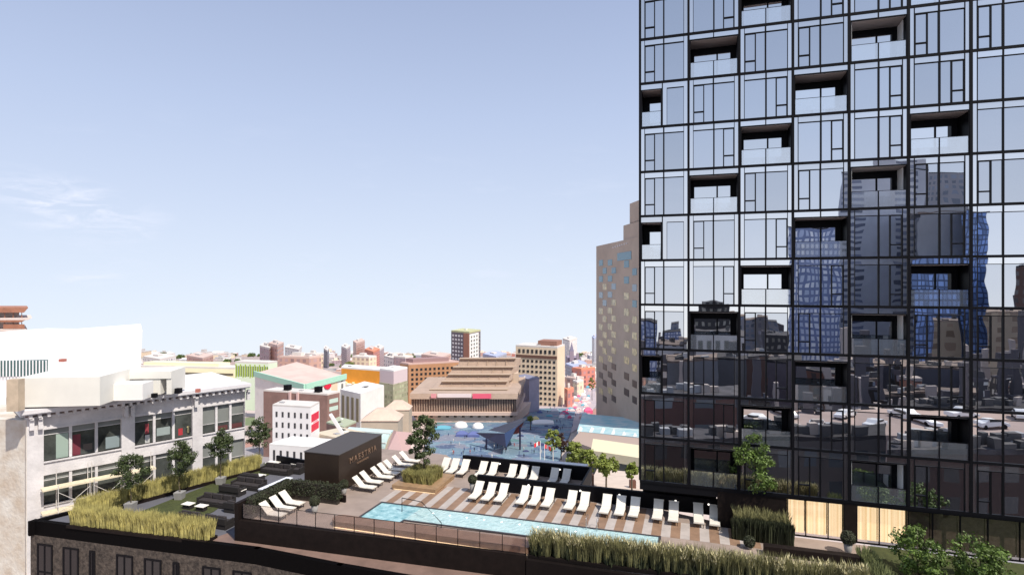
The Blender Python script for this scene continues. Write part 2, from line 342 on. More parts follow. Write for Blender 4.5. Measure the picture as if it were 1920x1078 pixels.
for r in range(-1, 11):
    for c in range(NC):
        k = PAT[r % 3][c]
        loc = Vector((TO.x + U.x * c * CW, TO.y + U.y * c * CW, ZB(r))) - tl
        if k in 'LRPN':
            w = inst('window', PR[k][0], tower, loc); inst('pane', PR[k][1], w, (0, 0, 0)); inst('spandrel_panel', PR[k][2], w, (0, 0, 0))
        if k in 'BWN':
            q = PB[k]; w = inst('balcony', q[0], tower, loc)
            for n_, me in zip(('soffit', 'door_frame', 'door_glass', 'balustrade', 'handrail', 'spandrel_panel', 'side_panel'), q[1:]):
                if me: inst(n_, me, w, (0, 0, 0))
# ground storey: lit curtained rooms behind glazing
curt = bpy.data.materials.new('lit_curtain'); curt.use_nodes = True; t = curt.node_tree; b = t.nodes['Principled BSDF']
g = t.nodes.new('ShaderNodeNewGeometry'); dp = t.nodes.new('ShaderNodeVectorMath'); dp.operation = 'DOT_PRODUCT'; dp.inputs[1].default_value = (U.x, U.y, 0); t.links.new(g.outputs['Position'], dp.inputs[0])
nz = t.nodes.new('ShaderNodeTexNoise'); nz.noise_dimensions = '1D'; nz.inputs['Scale'].default_value = 7; nz.inputs['Detail'].default_value = 3; t.links.new(dp.outputs['Value'], nz.inputs['W'])
rp = t.nodes.new('ShaderNodeValToRGB'); rp.color_ramp.elements[0].position = .3; rp.color_ramp.elements[0].color = (.80, .58, .30, 1); rp.color_ramp.elements[1].position = .7; rp.color_ramp.elements[1].color = (1, .84, .56, 1)
t.links.new(nz.outputs[0], rp.inputs[0]); t.links.new(rp.outputs[0], b.inputs['Base Color']); t.links.new(rp.outputs[0], b.inputs['Emission Color']); b.inputs['Emission Strength'].default_value = 1.25
curd = mat('unlit_curtain', (.13, .11, .09), .9, var=.25, vs=3)
mb = MB(); TB(mb, 5.0, WT, 16.45, 16.66, -2, .02, OT); TB(mb, -.02, 5.0, 16.05, 16.66, -2.1, -.02, OT); mb.build('base_beam', black, tower)
mb = MB(); TB(mb, 5.0, WT, 14.1, 16.45, -1.2, -1.0, OT); TB(mb, 0, 5, 14.1, 16.05, -2.6, -2.3, OT); mb.build('base_wall', bronze2, tower)
segs = [(1478, 1510, 1), (1512, 1552, 1), (1554, 1582, 1), (1608, 1648, 1), (1650, 1702, 1), (1704, 1748, 0), (1750, 1800, 0), (1802, 1852, 0), (1854, 1912, 0), (1914, 2010, 0)]
for x0, x1, lit in segs:
    f = MB(); p = MB(); a0, a1 = tt(x0), tt(x1)
    TB(f, a0 - .05, a0, 14.12, 16.45, -.1, 0, OT); TB(f, a1, a1 + .05, 14.12, 16.45, -.1, 0, OT); TB(f, a0, a1, 14.12, 14.2, -.1, 0, OT); TB(f, a0, a1, 16.4, 16.45, -.1, 0, OT)
    w = f.build('ground_window', black, tower)
    TB(p, a0, a1, 14.2, 16.4, -.5, -.45, OT); p.build('curtain', curt if lit else curd, w)
    p = MB(); TB(p, a0, a1, 14.2, 16.4, -.07, -.05, OT); p.build('pane', g_fence, w)
mb = MB(); TB(mb, tt(1584), tt(1606), 14.1, 16.45, -.2, 0, OT); mb.build('base_pier', bronze2, tower); mb = MB(); TB(mb, 5, tt(1478) - .06, 14.1, 16.45, -.3, -.05, OT); mb.build('base_pier', bronze2, tower)

# ------------------------------------------------------------ podium and terraces
stone = mat('rough_dark_stone', (.11, .085, .068), .9, bump=.08, bs=5, col2=(.022, .016, .013), vs=3.6)
DK = 14.1; LG = 13.0
F0 = Vector((-34.7, 41.9)); F1 = Vector((-16.5, 37.4)); F2 = Vector((-10.5, 35.2)); F3 = Vector((18, 26)); F4 = Vector((34, 23))
pod = empty('podium_building', (0, 45, 0), 'dark stone podium block with a black roof fascia carrying the terrace', 'building')
pp = [F0, F1, F2, F3, F4, T(23, 43), T(-3.4, 43.2), T(-7.9, 47.3), T(-19.2, 47.3), T(-22.5, 50.5), Vector((-15, 53.2)), Vector((-22.6, 56)), Vector((-25, 53.6))]
mb = MB(); mb.prism([tuple(p) for p in pp], -12, 12.0); mb.build('stone_wall', stone, pod)
# fascia band with upstand
def band(mb, pts, w, z0, z1, closed=False, m=0):
    n = len(pts)
    for i in range(n if closed else n - 1):
        a, b_ = Vector(pts[i]), Vector(pts[(i + 1) % n]); d = (b_ - a); l = d.length; d = d / l
        mb.obox(a, d, -w * .5 if i else 0, l + w * .45, 0, w, z0, z1, m)
mb = MB(); band(mb, [F0, F1, F2, F3, F4], .35, 12.0, LG); band(mb, [Vector((-25, 53.6)) , F0], .35, 12.0, LG + .002)
mb.build('roof_fascia', mat('fascia_black', (.003, .0025, .0028), .7, spec=.05), pod)
# front windows in the stone
for (A, B, n) in ((F0, F1, 8), (F1, F2, 2)):
    d = (B - A); l = d.length; d = d / l; 
    for i in range(n):
        s0 = l * (i + .28) / n; w_ = l / n * (.60 if i % 3 != 2 else .22)
        f = MB(); z0, z1 = 7.0, 11.45
        for q in ((0, .12), (w_ * .45, w_ * .45 + .1), (w_ - .12, w_)): f.obox(A, d, s0 + q[0], s0 + q[1], -.06, .1, z0, z1)
        f.obox(A, d, s0 + .12, s0 + w_ - .12, -.061, .1, z1 - .12, z1); f.obox(A, d, s0 + .12, s0 + w_ - .12, -.061, .1, 9.4, 9.5)
        wi = f.build('window', black, pod); g_ = MB(); g_.obox(A, d, s0 + .1, s0 + w_ - .1, -.03, .2, z0, z1 - .1); g_.build('pane', mat('bronze_window_glass', (.012, .010, .012), .05, spec=.6), wi)
# terrace floors
pav = mat('terrace_paving', (.30, .235, .20), .7, var=.14, vs=.7)
gray_p = mat('lounge_paving', (.11, .11, .13), .8, var=.06, vs=2)
def inset(pts, k):
    n = len(pts); c = []
    for i in range(n):
        a, b_, d = Vector(pts[i - 1]), Vector(pts[i]), Vector(pts[(i + 1) % n])
        e1 = (b_ - a).normalized(); e2 = (d - b_).normalized(); n1 = Vector((-e1.y, e1.x)); n2 = Vector((-e2.y, e2.x)); m_ = (n1 + n2).normalized()
        c.append(b_ + m_ * k / max(.3, m_.dot(n1)))
    return c
mb = MB(); mb.prism([tuple(p) for p in inset(pp, .36)], 12.0, LG - .18); struct('terrace_floor', mb, gray_p)
ledge = [(-20.6, 38.95), (-16.2, 37.85), (-10.3, 35.7), (18, 26.6), (24, 30), T(-9, 32.7), T(-29.3, 31.8), (-19.6, 40.2)]
mb = MB(); mb.prism([tuple(Vector(p)[:2]) if not isinstance(p, tuple) else p for p in ledge], LG - .17, LG - .16); struct('ledge_paving', mb, mat('ledge_stone', (.20, .13, .105), .6, var=.2, vs=.8))
dpoly = [T(-28.9, 32.2), T(-9.2, 33.0), T(26, 33.4), T(26, 40.25), T(5, 40.25), T(-3.4, 42.7), T(-7.8, 43), T(-7.8, 47), T(-19, 47), T(-22, 50), T(-28.9, 50), T(-28.9, 32.2 + .01)]
mb = MB(); mb.prism([tuple(p) for p in dpoly[:-1]], LG - .18, DK); struct('pool_deck', mb, pav)
# the pool is cut visually: deck pieces around it are laid as sheets, water basin built proud of deck
lawn_m = mat('lawn', (.050, .060, .015), .95, var=.3, vs=4, bump=.03, bs=30)
q = [G(245, 962, LG), G(330, 985, LG), G(400, 955, LG), G(470, 905, LG), G(530, 872, LG), G(505, 862, LG)]
mb = MB(); mb.prism([(p.x, p.y) for p in q], LG - .17, LG - .13); struct('lawn', mb, lawn_m)

# stripes on the deck
light_p = mat('light_deck_stripe', (.42, .37, .34), .65, var=.12, vs=1.2); brown_p = mat('brown_deck_stripe', (.25, .155, .10), .65, var=.16, vs=1.2)
k = 0; u = -22.0
while u < 3.0:
    mb = MB(); mb.obox(T(0, 0), U, u, u + .58, 37.85, 40.4 if u > -3.6 else 42.2, DK + .004, DK + .008); struct('deck_stripe', mb, light_p); 
    mb = MB(); mb.obox(T(0, 0), U, u + .58, u + 1.18, 37.85, 40.4 if u > -3.6 else 42.2, DK + .004, DK + .008); struct('deck_stripe', mb, brown_p); u += 1.18
# ------------------------------------------------------------ pool
wat = bpy.data.materials.new('pool_water'); wat.use_nodes = True; t = wat.node_tree; b = t.nodes['Principled BSDF']
b.inputs['Base Color'].default_value = (.40, .66, .70, 1); b.inputs['Roughness'].default_value = .06
g = t.nodes.new('ShaderNodeNewGeometry'); vo = t.nodes.new('ShaderNodeTexVoronoi'); vo.feature = 'DISTANCE_TO_EDGE'; vo.inputs['Scale'].default_value = 1.5
nn = t.nodes.new('ShaderNodeTexNoise'); nn.inputs['Scale'].default_value = 1.2; nn.inputs['Detail'].default_value = 3; t.links.new(g.outputs['Position'], nn.inputs['Vector'])
vm = t.nodes.new('ShaderNodeVectorMath'); vm.operation = 'MULTIPLY_ADD'; vm.inputs[1].default_value = (.8, .8, .8); t.links.new(nn.outputs['Color'], vm.inputs[0]); t.links.new(g.outputs['Position'], vm.inputs[2]); t.links.new(vm.outputs[0], vo.inputs['Vector'])
rp = t.nodes.new('ShaderNodeValToRGB'); rp.color_ramp.elements[0].color = (.46, .62, .62, 1); rp.color_ramp.elements[1].position = .2; rp.color_ramp.elements[1].color = (.38, .55, .56, 1)  # paler cell edges are caustic light painted into the water colour
t.links.new(vo.outputs['Distance'], rp.inputs[0]); t.links.new(rp.outputs[0], b.inputs['Base Color'])
bp = t.nodes.new('ShaderNodeBump'); bp.inputs['Distance'].default_value = .07; n3 = t.nodes.new('ShaderNodeTexNoise'); n3.inputs['Scale'].default_value = 5; t.links.new(g.outputs['Position'], n3.inputs['Vector']); t.links.new(n3.outputs[0], bp.inputs['Height']); t.links.new(bp.outputs[0], b.inputs['Normal'])
wsp = mat('spa_water', (.13, .32, .36), .05, col2=(.42, .64, .66), vs=1.9, bump=.02, bs=5)
pool = empty('swimming_pool', (*T(-12, 36.4), DK), 'long narrow turquoise swimming pool with a wider spa end and dark coping', 'pool')
cop = mat('pool_coping', (.045, .04, .045), .5)
ring = [T(-21.8, 34.15), T(-18.6, 34.15), T(-18.5, 35.15), T(-1.9, 35.3), T(-1.9, 37.75), T(-21.7, 37.7)]
mb = MB(); o_ = [Vector(p) for p in ring]; i_ = inset(ring, .14); z = DK
for i in range(6):
    j = (i + 1) % 6; a_, b_, c_, d_ = o_[i], o_[j], i_[j], i_[i]
    mb.prism([tuple(a_), tuple(b_), tuple(c_), tuple(d_)], DK + .004, DK + .07)
mb.build('coping', cop, pool)
mb = MB(); i2 = inset(ring, .13); mb.prism([tuple(i2[2]), tuple(i2[3]), tuple(i2[4]), tuple(T(-18.4, 37.58))], DK + .004, DK + .03); mb.build('water', wat, pool)
mb = MB(); mb.prism([tuple(i2[0]), tuple(i2[1]), tuple(i2[2]), tuple(T(-18.41, 37.57)), tuple(i2[5])], DK + .004, DK + .028); mb.build('spa_water', wsp, pool)
lamp_w = mat('lamp_white', (1, .95, .85), .5, emit=1.6)
for i in range(9):
    mb = MB(); p = T(-17.2 + i * 1.25, 36.9); mb.lathe((p.x, p.y, DK + .031), [(.07, 0), (.07, .004)], 8); mb.build('underwater_light', mat('pool_light', (1, 1, 1), .3, emit=1.2), pool)
for nm, pa in (('entry_handrail', [(T(-19.4, 36.5), .0), (T(-19.4, 36.5), 1.0), (T(-17.7, 36.1), 1.05), (T(-15.7, 34.9), .35), (T(-15.7, 34.9), 0)]),):
    mb = MB(); mb.tube([(p.x, p.y, DK + z) for p, z in pa], .028, 6); mb.build(nm, black, pool, smooth=True)
steelm = mat('polished_steel', (.6, .6, .62), .2, 1)
for du in (-6.6, -5.9):
    mb = MB(); p0, p1 = T(du, 37.4), T(du, 38.1); mb.tube([(p0.x, p0.y, DK + .03), (p0.x, p0.y, DK + .75), (*((p0 + p1) / 2), DK + .9), (p1.x, p1.y, DK + .75), (p1.x, p1.y, DK + .01)], .02, 6); mb.build('ladder_rail', steelm, pool, smooth=True)

# timber plinth in front of the pool with rounded end and light strip
pl = empty('timber_plinth', (*T(-16, 33.3), DK), 'low brown timber plinth with a rounded left end in front of the pool', 'plinth')
mb = MB(); pts = [T(-9.25, 32.95), T(-9.25, 34.0), T(-22.3, 34.0)] + [T(-22.3 - .55 * math.sin(math.pi * k_ / 8), 33.45 + .55 * math.cos(math.pi * k_ / 8)) for k_ in range(1, 8)] + [T(-22.3, 32.85)]
mb.prism([tuple(p) for p in pts], DK + .05, DK + .42); mb.build('timber_body', mat('plinth_timber', (.20, .115, .075), .55, var=.2, vs=1.5), pl)
warm = mat('warm_led_strip', (1, .74, .44), .5, emit=1.1)
mb = MB(); mb.obox(T(0, 0), U, -22.4, -9.3, 32.80, 32.84, DK + .03, DK + .07); mb.build('light_strip', warm, pl)
# parapet wall and glass fence
pw = MB(); pw.prism([tuple(T(-29.2, 31.7)), tuple(T(-9.3, 32.55)), tuple(T(-9.3, 32.8)), tuple(T(-29.2, 32.15))], LG - .17, DK + .12)
tag(pw.build('parapet_wall', bronze2), 'long dark brown wall below the glass pool fence', 'wall')
fe = empty('glass_fence', (*T(-19, 32.2), DK + .12), 'frameless looking glass fence with thin dark posts along the pool edge', 'fence')
A = T(-28.9, 31.95); B = T(-9.35, 32.68); d = (B - A); l = d.length; d = d / l; nP = 14
for i in range(nP + 1):
    mb = MB(); s0 = l * i / nP; mb.obox(A, d, s0 - .018, s0 + .018, -.018, .018, DK + .12, DK + 1.15); mb.build('post', black, fe)
    if i < nP: mb = MB(); mb.obox(A, d, s0 + .03, s0 + l / nP - .03, -.006, .006, DK + .16, DK + 1.15); mb.build('glass_panel', g_fence, fe)
mb = MB(); mb.obox(A, d, 0, l, -.014, .014, DK + 1.152, DK + 1.175); mb.build('top_rail', black, fe)

# ------------------------------------------------------------ pavilion box with lettering
box = empty('bar_pavilion', (*T(-27.2, 41.5), DK), 'dark bronze box pavilion with the name MAESTRIA in gold letters on its side', 'pavilion')
pavm = mat('pavilion_bronze', (.050, .034, .026), .36, .55, var=.15, vs=.4)
mb = MB(); mb.obox(T(0, 0), U, -28.8, -25.7, 38.3, 44.7, LG - .1, 17.0); mb.build('wall', pavm, box, bevel=.03)
mb = MB(); mb.obox(T(0, 0), U, -28.84, -25.66, 38.26, 44.74, 17.0, 17.06); mb.build('roof', mat('pavilion_roof', (.075, .065, .062), .6, .2), box)
gold = mat('gold_letters', (.34, .22, .15), .35, .6, emit=None)
def text(name, s, size, loc, rz, m, parent, ext=.015, spacing=1.0):
    cu = bpy.data.curves.new(name, 'FONT'); cu.body = s; cu.size = size; cu.extrude = ext; cu.align_x = 'CENTER'; cu.align_y = 'CENTER'; cu.space_character = spacing
    o = bpy.data.objects.new(name, cu); C.objects.link(o); dg = bpy.context.evaluated_depsgraph_get(); dg.update()
    me = bpy.data.meshes.new_from_object(o.evaluated_get(dg)); bpy.data.objects.remove(o); me.materials.clear(); me.materials.append(m)
    o = bpy.data.objects.new(name, me); C.objects.link(o); o.parent = parent; o.location = Vector(loc) - WL[parent.name]; o.rotation_euler = (R(90), 0, rz); return o
ang = math.atan2(NN.y, NN.x)
text('lettering', 'MAESTRIA', .66, (*T(-25.66, 41.7), 16.15), ang, gold, box, spacing=1.45)
text('small_lettering', 'CONDOMINIUMS', .20, (*T(-25.66, 41.6), 15.68), ang, gold, box, spacing=1.15)

# ------------------------------------------------------------ lounge walls
def wall_thing(label, A, B, th, z0, z1, m=bronze, extra=None):
    d = (B - A); l = d.length; d = d / l; mb = MB(); mb.obox(A, d, 0, l, 0, th, z0, z1); o = mb.build('screen_wall', m)
    tag(o, label, 'wall'); return o
lowwall = empty('screen_wall', (*T(-4, 42.5), DK), 'long low black wall behind the front row of white loungers', 'wall')
mb = MB(); mb.obox(T(0, 0), U, -16.0, 2.3, 42.35, 42.6, DK, 15.2); mb.build('wall_panel', black, lowwall)
upwall = empty('screen_wall', (*T(-13, 46.9), DK), 'low black wall behind the rear row of white loungers, overlooking the plaza', 'wall')
mb = MB(); mb.obox(T(0, 0), U, -19.0, -7.8, 46.7, 46.95, DK, 15.22); mb.obox(T(0, 0), U, -7.95, -7.8, 42.6, 46.7, DK, 15.22); mb.build('wall_panel', black, upwall)
for uu, nnn, par in [(-11.85, 42.3, lowwall), (-7.9, 42.3, lowwall), (-5.05, 42.3, lowwall), (-1.15, 42.3, lowwall), (1.05, 42.3, lowwall), (-15.6, 46.65, upwall), (-13.3, 46.65, upwall), (-10.4, 46.65, upwall)]:
    mb = MB(); p = T(uu, nnn); mb.lathe((p.x, p.y, 14.78), [(.015, 0), (.06, .02), (.08, .06), (.06, .1), (.015, .12)], 8); mb.build('wall_light', lamp_w, par, smooth=True)
mb = MB(); mb.prism([tuple(T(-14.6, 47.2)), tuple(T(-8.4, 47.2)), tuple(T(-8.3, 48.1)), tuple(T(-14.5, 48.1))], 14.7, 15.05); tag(mb.build('roof_box', mat('bright_white_metal', (.85, .85, .86), .5)), 'long flat white roof box just behind the rear black lounger wall', 'roof box')

# ------------------------------------------------------------ loungers
fab = mat('white_lounger_fabric', (.70, .66, .59), .85, var=.05, vs=6); lf = mat('lounger_frame', (.05, .04, .035), .5)
def make_lounger():
    r = empty('sun_lounger', (0, 0, 0), 'x', 'sun lounger', 'white sun loungers around the pool')
    # length along +x from foot(0) to head; foot at +x end
    mb = MB(); mb.box(-.92, .95, -.33, -.29, .25, .30); mb.box(-.92, .95, .29, .33, .25, .30); mb.box(.91, .95, -.29, .29, .25, .30); mb.box(-.92, -.88, -.29, .29, .25, .30); mb.build('frame', lf, r)
    for x in (-.8, .85):
        for y in (-.29, .25): mb = MB(); mb.box(x - .02, x + .02, y, y + .04, 0, .25); mb.build('leg', lf, r)
    mb = MB(); pr = [(-.15, .31), (.2, .29), (.5, .31), (.95, .30)]
    def slab(pr, th):
        vs = []; n = len(pr)
        for x, z in pr: vs += [(x, -.32, z), (x, .32, z), (x, .32, z + th), (x, -.32, z + th)]
        fs = [(0, 3, 2, 1)] + [(4 * i + a, 4 * (i + 1) + a, 4 * (i + 1) + b_, 4 * i + b_) for i in range(n - 1) for a, b_ in ((1, 2), (2, 3), (3, 0), (0, 1))] + [(4 * n - 4, 4 * n - 3, 4 * n - 2, 4 * n - 1)]
        m_ = MB(); m_.add(vs, fs); return m_
    slab(pr, .075).build('seat', fab, r, bevel=.015)
    slab([(-.17, .31), (-.4, .53), (-.75, .86), (-.85, .94)], .075).build('backrest', fab, r, bevel=.015)
    mb = MB(); mb.tube([(-.62, -.2, .72), (-.85, -.2, .28)], .015, 5); mb.tube([(-.62, .2, .72), (-.85, .2, .28)], .015, 5); mb.build('back_strut', lf, r)
    return r
proto = make_lounger(); used = [False]
ORD = ['first', 'second', 'third', 'fourth', 'fifth', 'sixth', 'seventh', 'eighth', 'ninth', 'tenth', 'eleventh', 'twelfth', 'thirteenth']
def lounger(x, y, rz, label):
    o = proto if not used[0] else copy_tree(proto); used[0] = True
    o.location = (x, y, DK + .008); o.rotation_euler = (0, 0, rz + random.uniform(-.03, .03)); o['label'] = label
aU = math.atan2(U.y, U.x); aF = math.atan2(-NN.y, -NN.x)
low = [(885, 937), (909, 940), (933, 942), (974, 947), (997, 949), (1022, 952), (1065, 957), (1090, 960), (1132, 965), (1160, 968), (1187, 971), (1232, 976), (1262, 980), (1310, 984), (1341, 988)]
def foot(px, py, ang_, back=.9):
    g_ = G(px, py, DK + .2); return g_.x - math.cos(ang_) * back, g_.y - math.sin(ang_) * back
nl = len(low)
for i, (px, py) in enumerate(low):
    x, y = foot(px, py, aF)
    lounger(x, y, aF, ('%s white lounger from the left in the long front row beside the pool' % ORD[i]) if i < 9 else '%s white lounger from the right end of the long front row beside the pool' % (ORD[nl - 1 - i]) if i < nl - 1 else 'rightmost white lounger of the front row, next to the dark grass planter')
up = [(823, 887), (841, 889), (861, 891), (895, 895), (915, 897), (952, 901), (973, 903), (995, 906), (1032, 909), (1055, 911)]
for i, (px, py) in enumerate(up):
    x, y = foot(px, py, aF); lounger(x, y, aF, '%s white lounger from the left in the rear row against the black wall' % ORD[i])
sd = [(702, 917), (714.5, 907), (734.5, 898), (746, 890.5), (757, 884), (772, 875), (785, 867)]
for i, (px, py) in enumerate(sd):
    x, y = foot(px, py, aU); lounger(x, y, aU, '%s white lounger, counted from the camera, beside the bronze pavilion' % ORD[i])
fr3 = [(531.5, 969), (549, 957.5), (566, 947.5)]
for i, (px, py) in enumerate(fr3):
    x, y = foot(px, py, aU - .02); lounger(x, y, aU - .02, ['nearest', 'middle', 'farthest'][i] + ' of three white loungers in front of the dark hedge by the glass fence')

# ------------------------------------------------------------ plants
def blades(mb, x, y, z, h, n, spread, lean=.25, w=.03):
    for _ in range(n):
        a_ = random.uniform(0, 6.283); r_ = spread * math.sqrt(random.random()); bx, by = x + r_ * math.cos(a_), y + r_ * math.sin(a_)
        hh = h * random.uniform(.65, 1.1); la = a_ + random.uniform(-.8, .8); ln = lean * hh * random.uniform(.2, 1.2)
        tx, ty = bx + ln * math.cos(la), by + ln * math.sin(la); wa = random.uniform(0, 3.14); wx, wy = w * math.cos(wa), w * math.sin(wa)
        mxp = (bx + (tx - bx) * .35, by + (ty - by) * .35, z + hh * .6)
        k = len(mb.v); mb.v += [Vector((bx - wx * .5, by - wy * .5, z)), Vector((bx + wx * .5, by + wy * .5, z)), Vector((mxp[0] + wx, mxp[1] + wy, mxp[2])), Vector((mxp[0] - wx, mxp[1] - wy, mxp[2])), Vector((tx, ty, z + hh))]
        mb.f += [[k, k + 1, k + 2, k + 3], [k + 3, k + 2, k + 4]]; mb.mi += [0, 0]
plume_m = mat('pale_plume', (.62, .56, .33), .85, var=.3, vs=2)
def grass_row(label, A, B, width, z, h, gm_, per=3.2, bl=60, planter=None, ph=.3, lean=.25, name='grass_hedge', base=None, w=.03, tuft=.9):
    A = Vector(A[:2]); B = Vector(B[:2]); d = (B - A); l = d.length; d = d / l; n_ = Vector((-d.y, d.x))
    r = empty(name, (*((A + B) / 2), z), label, 'hedge' if name != 'planter' else 'planter')
    mb = MB(); k = int(l * per); rows = max(1, int(width / .33))
    for i in range(k):
        for j in range(rows):
            p = A + d * (l * (i + .5 + random.uniform(-.3, .3)) / k) + n_ * (width * ((j + .5) / rows - .5) + random.uniform(-.06, .06))
            hh = h * random.uniform(tuft, 1.06); blades(mb, p.x, p.y, z + (ph if planter else 0) * .9, hh, bl, .17, lean, w)
    mb.build('foliage', gm_, r)
    if base:
        pm_ = MB()
        for i in range(k * 2):
            p = A + d * (l * (i + .5 + random.uniform(-.4, .4)) / (k * 2)) + n_ * random.uniform(-width / 2, width / 2)
            for _ in range(34):
                a_ = random.uniform(0, 6.28); rr = random.uniform(.0, .26); z1 = z + h * random.uniform(.68, 1.05); q = (p.x + rr * math.cos(a_), p.y + rr * math.sin(a_)); wa = random.uniform(0, 3.14); wx, wy = .032 * math.cos(wa), .032 * math.sin(wa); k2 = len(pm_.v)
                pm_.v += [Vector((q[0] - wx, q[1] - wy, z1)), Vector((q[0] + wx, q[1] + wy, z1)), Vector((q[0] + .07 * math.cos(a_), q[1] + .07 * math.sin(a_), z1 + .2))]; pm_.f.append([k2, k2 + 1, k2 + 2]); pm_.mi.append(0)
        pm_.build('plumes', plume_m, r)
        mb = MB()
        for i in range(int(l * per * 5)):
            p = A + d * l * random.random() + n_ * random.uniform(-width / 2, width / 2); blades(mb, p.x, p.y, z, h * .62, 8, .14, .3, .05)
        mb.build('undergrowth', base, r)
    if planter:
        mb = MB(); mb.obox(A, d, -.12, l + .12, -width / 2 - .1, width / 2 + .1, z, z + ph); mb.build('trough', planter, r)
    return r
grass_row('long row of golden ornamental grass along the left terrace edge below the small trees', (-31.9, 42.7), (-23.4, 54.0), .8, LG - .17, 1.3, grassY, 5.2, 105, bronze2, .25, lean=.17, w=.02, tuft=.84)
grass_row('short thick row of golden grass along the front left roof edge', (-31.2, 41.5), (-20.2, 38.9), .9, LG - .17, 1.3, grassY, 5.2, 105, bronze2, .2, lean=.17, w=.02, tuft=.84)
grass_row('long row of feathery grass with dark stems along the bottom edge right of the pool', T(-9.1, 33.25), T(8.6, 33.9), .75, DK - .15, 1.42, grassG, 2.4, 150, bronze, .2, lean=.24, base=grassD, w=.02)
mb = MB(); mb.obox(T(0, 0), U, -9.25, 10, 32.5, 32.75, LG - .16, DK - .1); tag(mb.build('parapet_wall', bronze), 'near black wall carrying the feathery grass row right of the pool', 'wall')
# dark hedge round the three loungers
def leafcloud(mb, c, rad, n, size, flat=1.0, clumps=0, shape='ell'):
    cl = []
    for i in range(clumps):
        while True:
            v_ = Vector((random.uniform(-1, 1), random.uniform(-1, 1), random.uniform(-1, 1)))
            if .25 < v_.length < 1: break
        cl.append(v_)
    for i in range(n):
        if cl:
            b_ = cl[i % len(cl)]; q = b_ * .82 + Vector([random.gauss(0, .15) for _ in range(3)])
        else:
            q = Vector([random.uniform(-1, 1) for _ in range(3)])
            if shape == 'ell':
                q = Vector([random.gauss(0, 1) for _ in range(3)]).normalized() * random.uniform(.8, 1.03)
        p = Vector((c[0] + q.x * rad[0], c[1] + q.y * rad[1], c[2] + q.z * rad[2]))
        nrm = (q + Vector([random.gauss(0, .7) for _ in range(3)])).normalized(); a_ = nrm.orthogonal().normalized(); b2 = nrm.cross(a_); th = random.uniform(0, 6.28)
        e1 = (a_ * math.cos(th) + b2 * math.sin(th)) * size * random.uniform(.7, 1.3); e2 = nrm.cross(e1) * .55
        k = len(mb.v); mb.v += [p - e1, p + e2, p + e1, p - e2]; mb.f.append([k, k + 1, k + 2, k + 3]); mb.mi.append(0)
hd = empty('hedge', (*T(-28, 35), DK), 'dark clipped hedge in an L shape behind the three front loungers', 'hedge')
mb = MB()
for (u0, u1, n0, n1) in ((-28.95, -28.4, 32.3, 36.6), (-28.4, -24.4, 36.2, 36.75)):
    p = T((u0 + u1) / 2, (n0 + n1) / 2)
    for i in range(int(9000 * (u1 - u0) * (n1 - n0) / 3)):
        q = T(random.uniform(u0 - .05, u1 + .05), random.uniform(n0, n1)); leafcloud(mb, (q.x, q.y, DK + random.uniform(.35, 1.42)), (.05, .05, .05), 1, .055)
mb.build('foliage', grassD, hd)
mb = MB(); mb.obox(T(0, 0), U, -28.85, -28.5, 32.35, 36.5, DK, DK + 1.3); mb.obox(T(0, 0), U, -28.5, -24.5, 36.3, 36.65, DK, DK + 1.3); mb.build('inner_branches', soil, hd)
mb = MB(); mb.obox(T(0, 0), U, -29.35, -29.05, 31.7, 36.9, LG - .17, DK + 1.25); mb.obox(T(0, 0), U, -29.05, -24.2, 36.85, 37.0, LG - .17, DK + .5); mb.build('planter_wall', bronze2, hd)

def make_tree(name, label, cat, x, y, z, trunk_h, cr, cz, leaf_m, n=3800, size=.085, clumps=46, tr=.06, pot=None, group=None, seed=0):
    random.seed(1000 + seed)
    r = empty(name, (x, y, z), label, cat, group)
    top = cz[1]; mb = MB(); pts = [(x, y, z), (x + random.uniform(-.05, .05), y, z + trunk_h * .5), (x + random.uniform(-.08, .08), y, z + trunk_h), (x, y, z + (cz[0] + cz[1]) / 2), (x, y, z + top * .93)]
    mb.tube(pts, [tr, tr * .8, tr * .65, tr * .4, tr * .1], 8); mid = z + (cz[0] + cz[1]) / 2; hr = (cz[1] - cz[0]) / 2
    mb.build('trunk', bark, r, smooth=True)
    lm = MB(); cl = []
    for i in range(clumps):
        while True:
            v_ = Vector((random.uniform(-1, 1), random.uniform(-1, 1), random.uniform(-1, 1)))
            if .2 < v_.length < 1: break
        if v_.z > 0: v_.x *= 1 - .45 * v_.z; v_.y *= 1 - .45 * v_.z
        q = Vector((x + v_.x * cr, y + v_.y * cr, mid + v_.z * hr)); cl.append((q, random.uniform(.14, .27) * cr))
    for q, _ in cl[::2]: lm.tube([(x, y, max(z + trunk_h * .85, q.z - .5 * cr - .1)), ((x + q.x) / 2, (y + q.y) / 2, q.z - .22 * cr), tuple(q)], [tr * .35, tr * .22, tr * .08], 5)
    lm.build('limbs', bark, r, smooth=True)
    lb = MB()
    for q, rr in cl: leafcloud(lb, q, (rr, rr, rr * .8), n // clumps, size, clumps=0, shape='box')
    lb.build('crown', leaf_m, r)
    if pot: pot(r, x, y, z)
    return r
potm = mat('grey_planter_pot', (.28, .27, .26), .8, var=.1, vs=3)
def pot_sq(r, x, y, z):
    mb = MB(); a_ = .34; mb.hexa([(x - a_ * .8, y - a_ * .8, z), (x + a_ * .8, y - a_ * .8, z), (x + a_ * .8, y + a_ * .8, z), (x - a_ * .8, y + a_ * .8, z), (x - a_, y - a_, z + .6), (x + a_, y - a_, z + .6), (x + a_, y + a_, z + .6), (x - a_, y + a_, z + .6)]); mb.build('pot', potm, r)
gT = 'small potted trees along the left terrace'
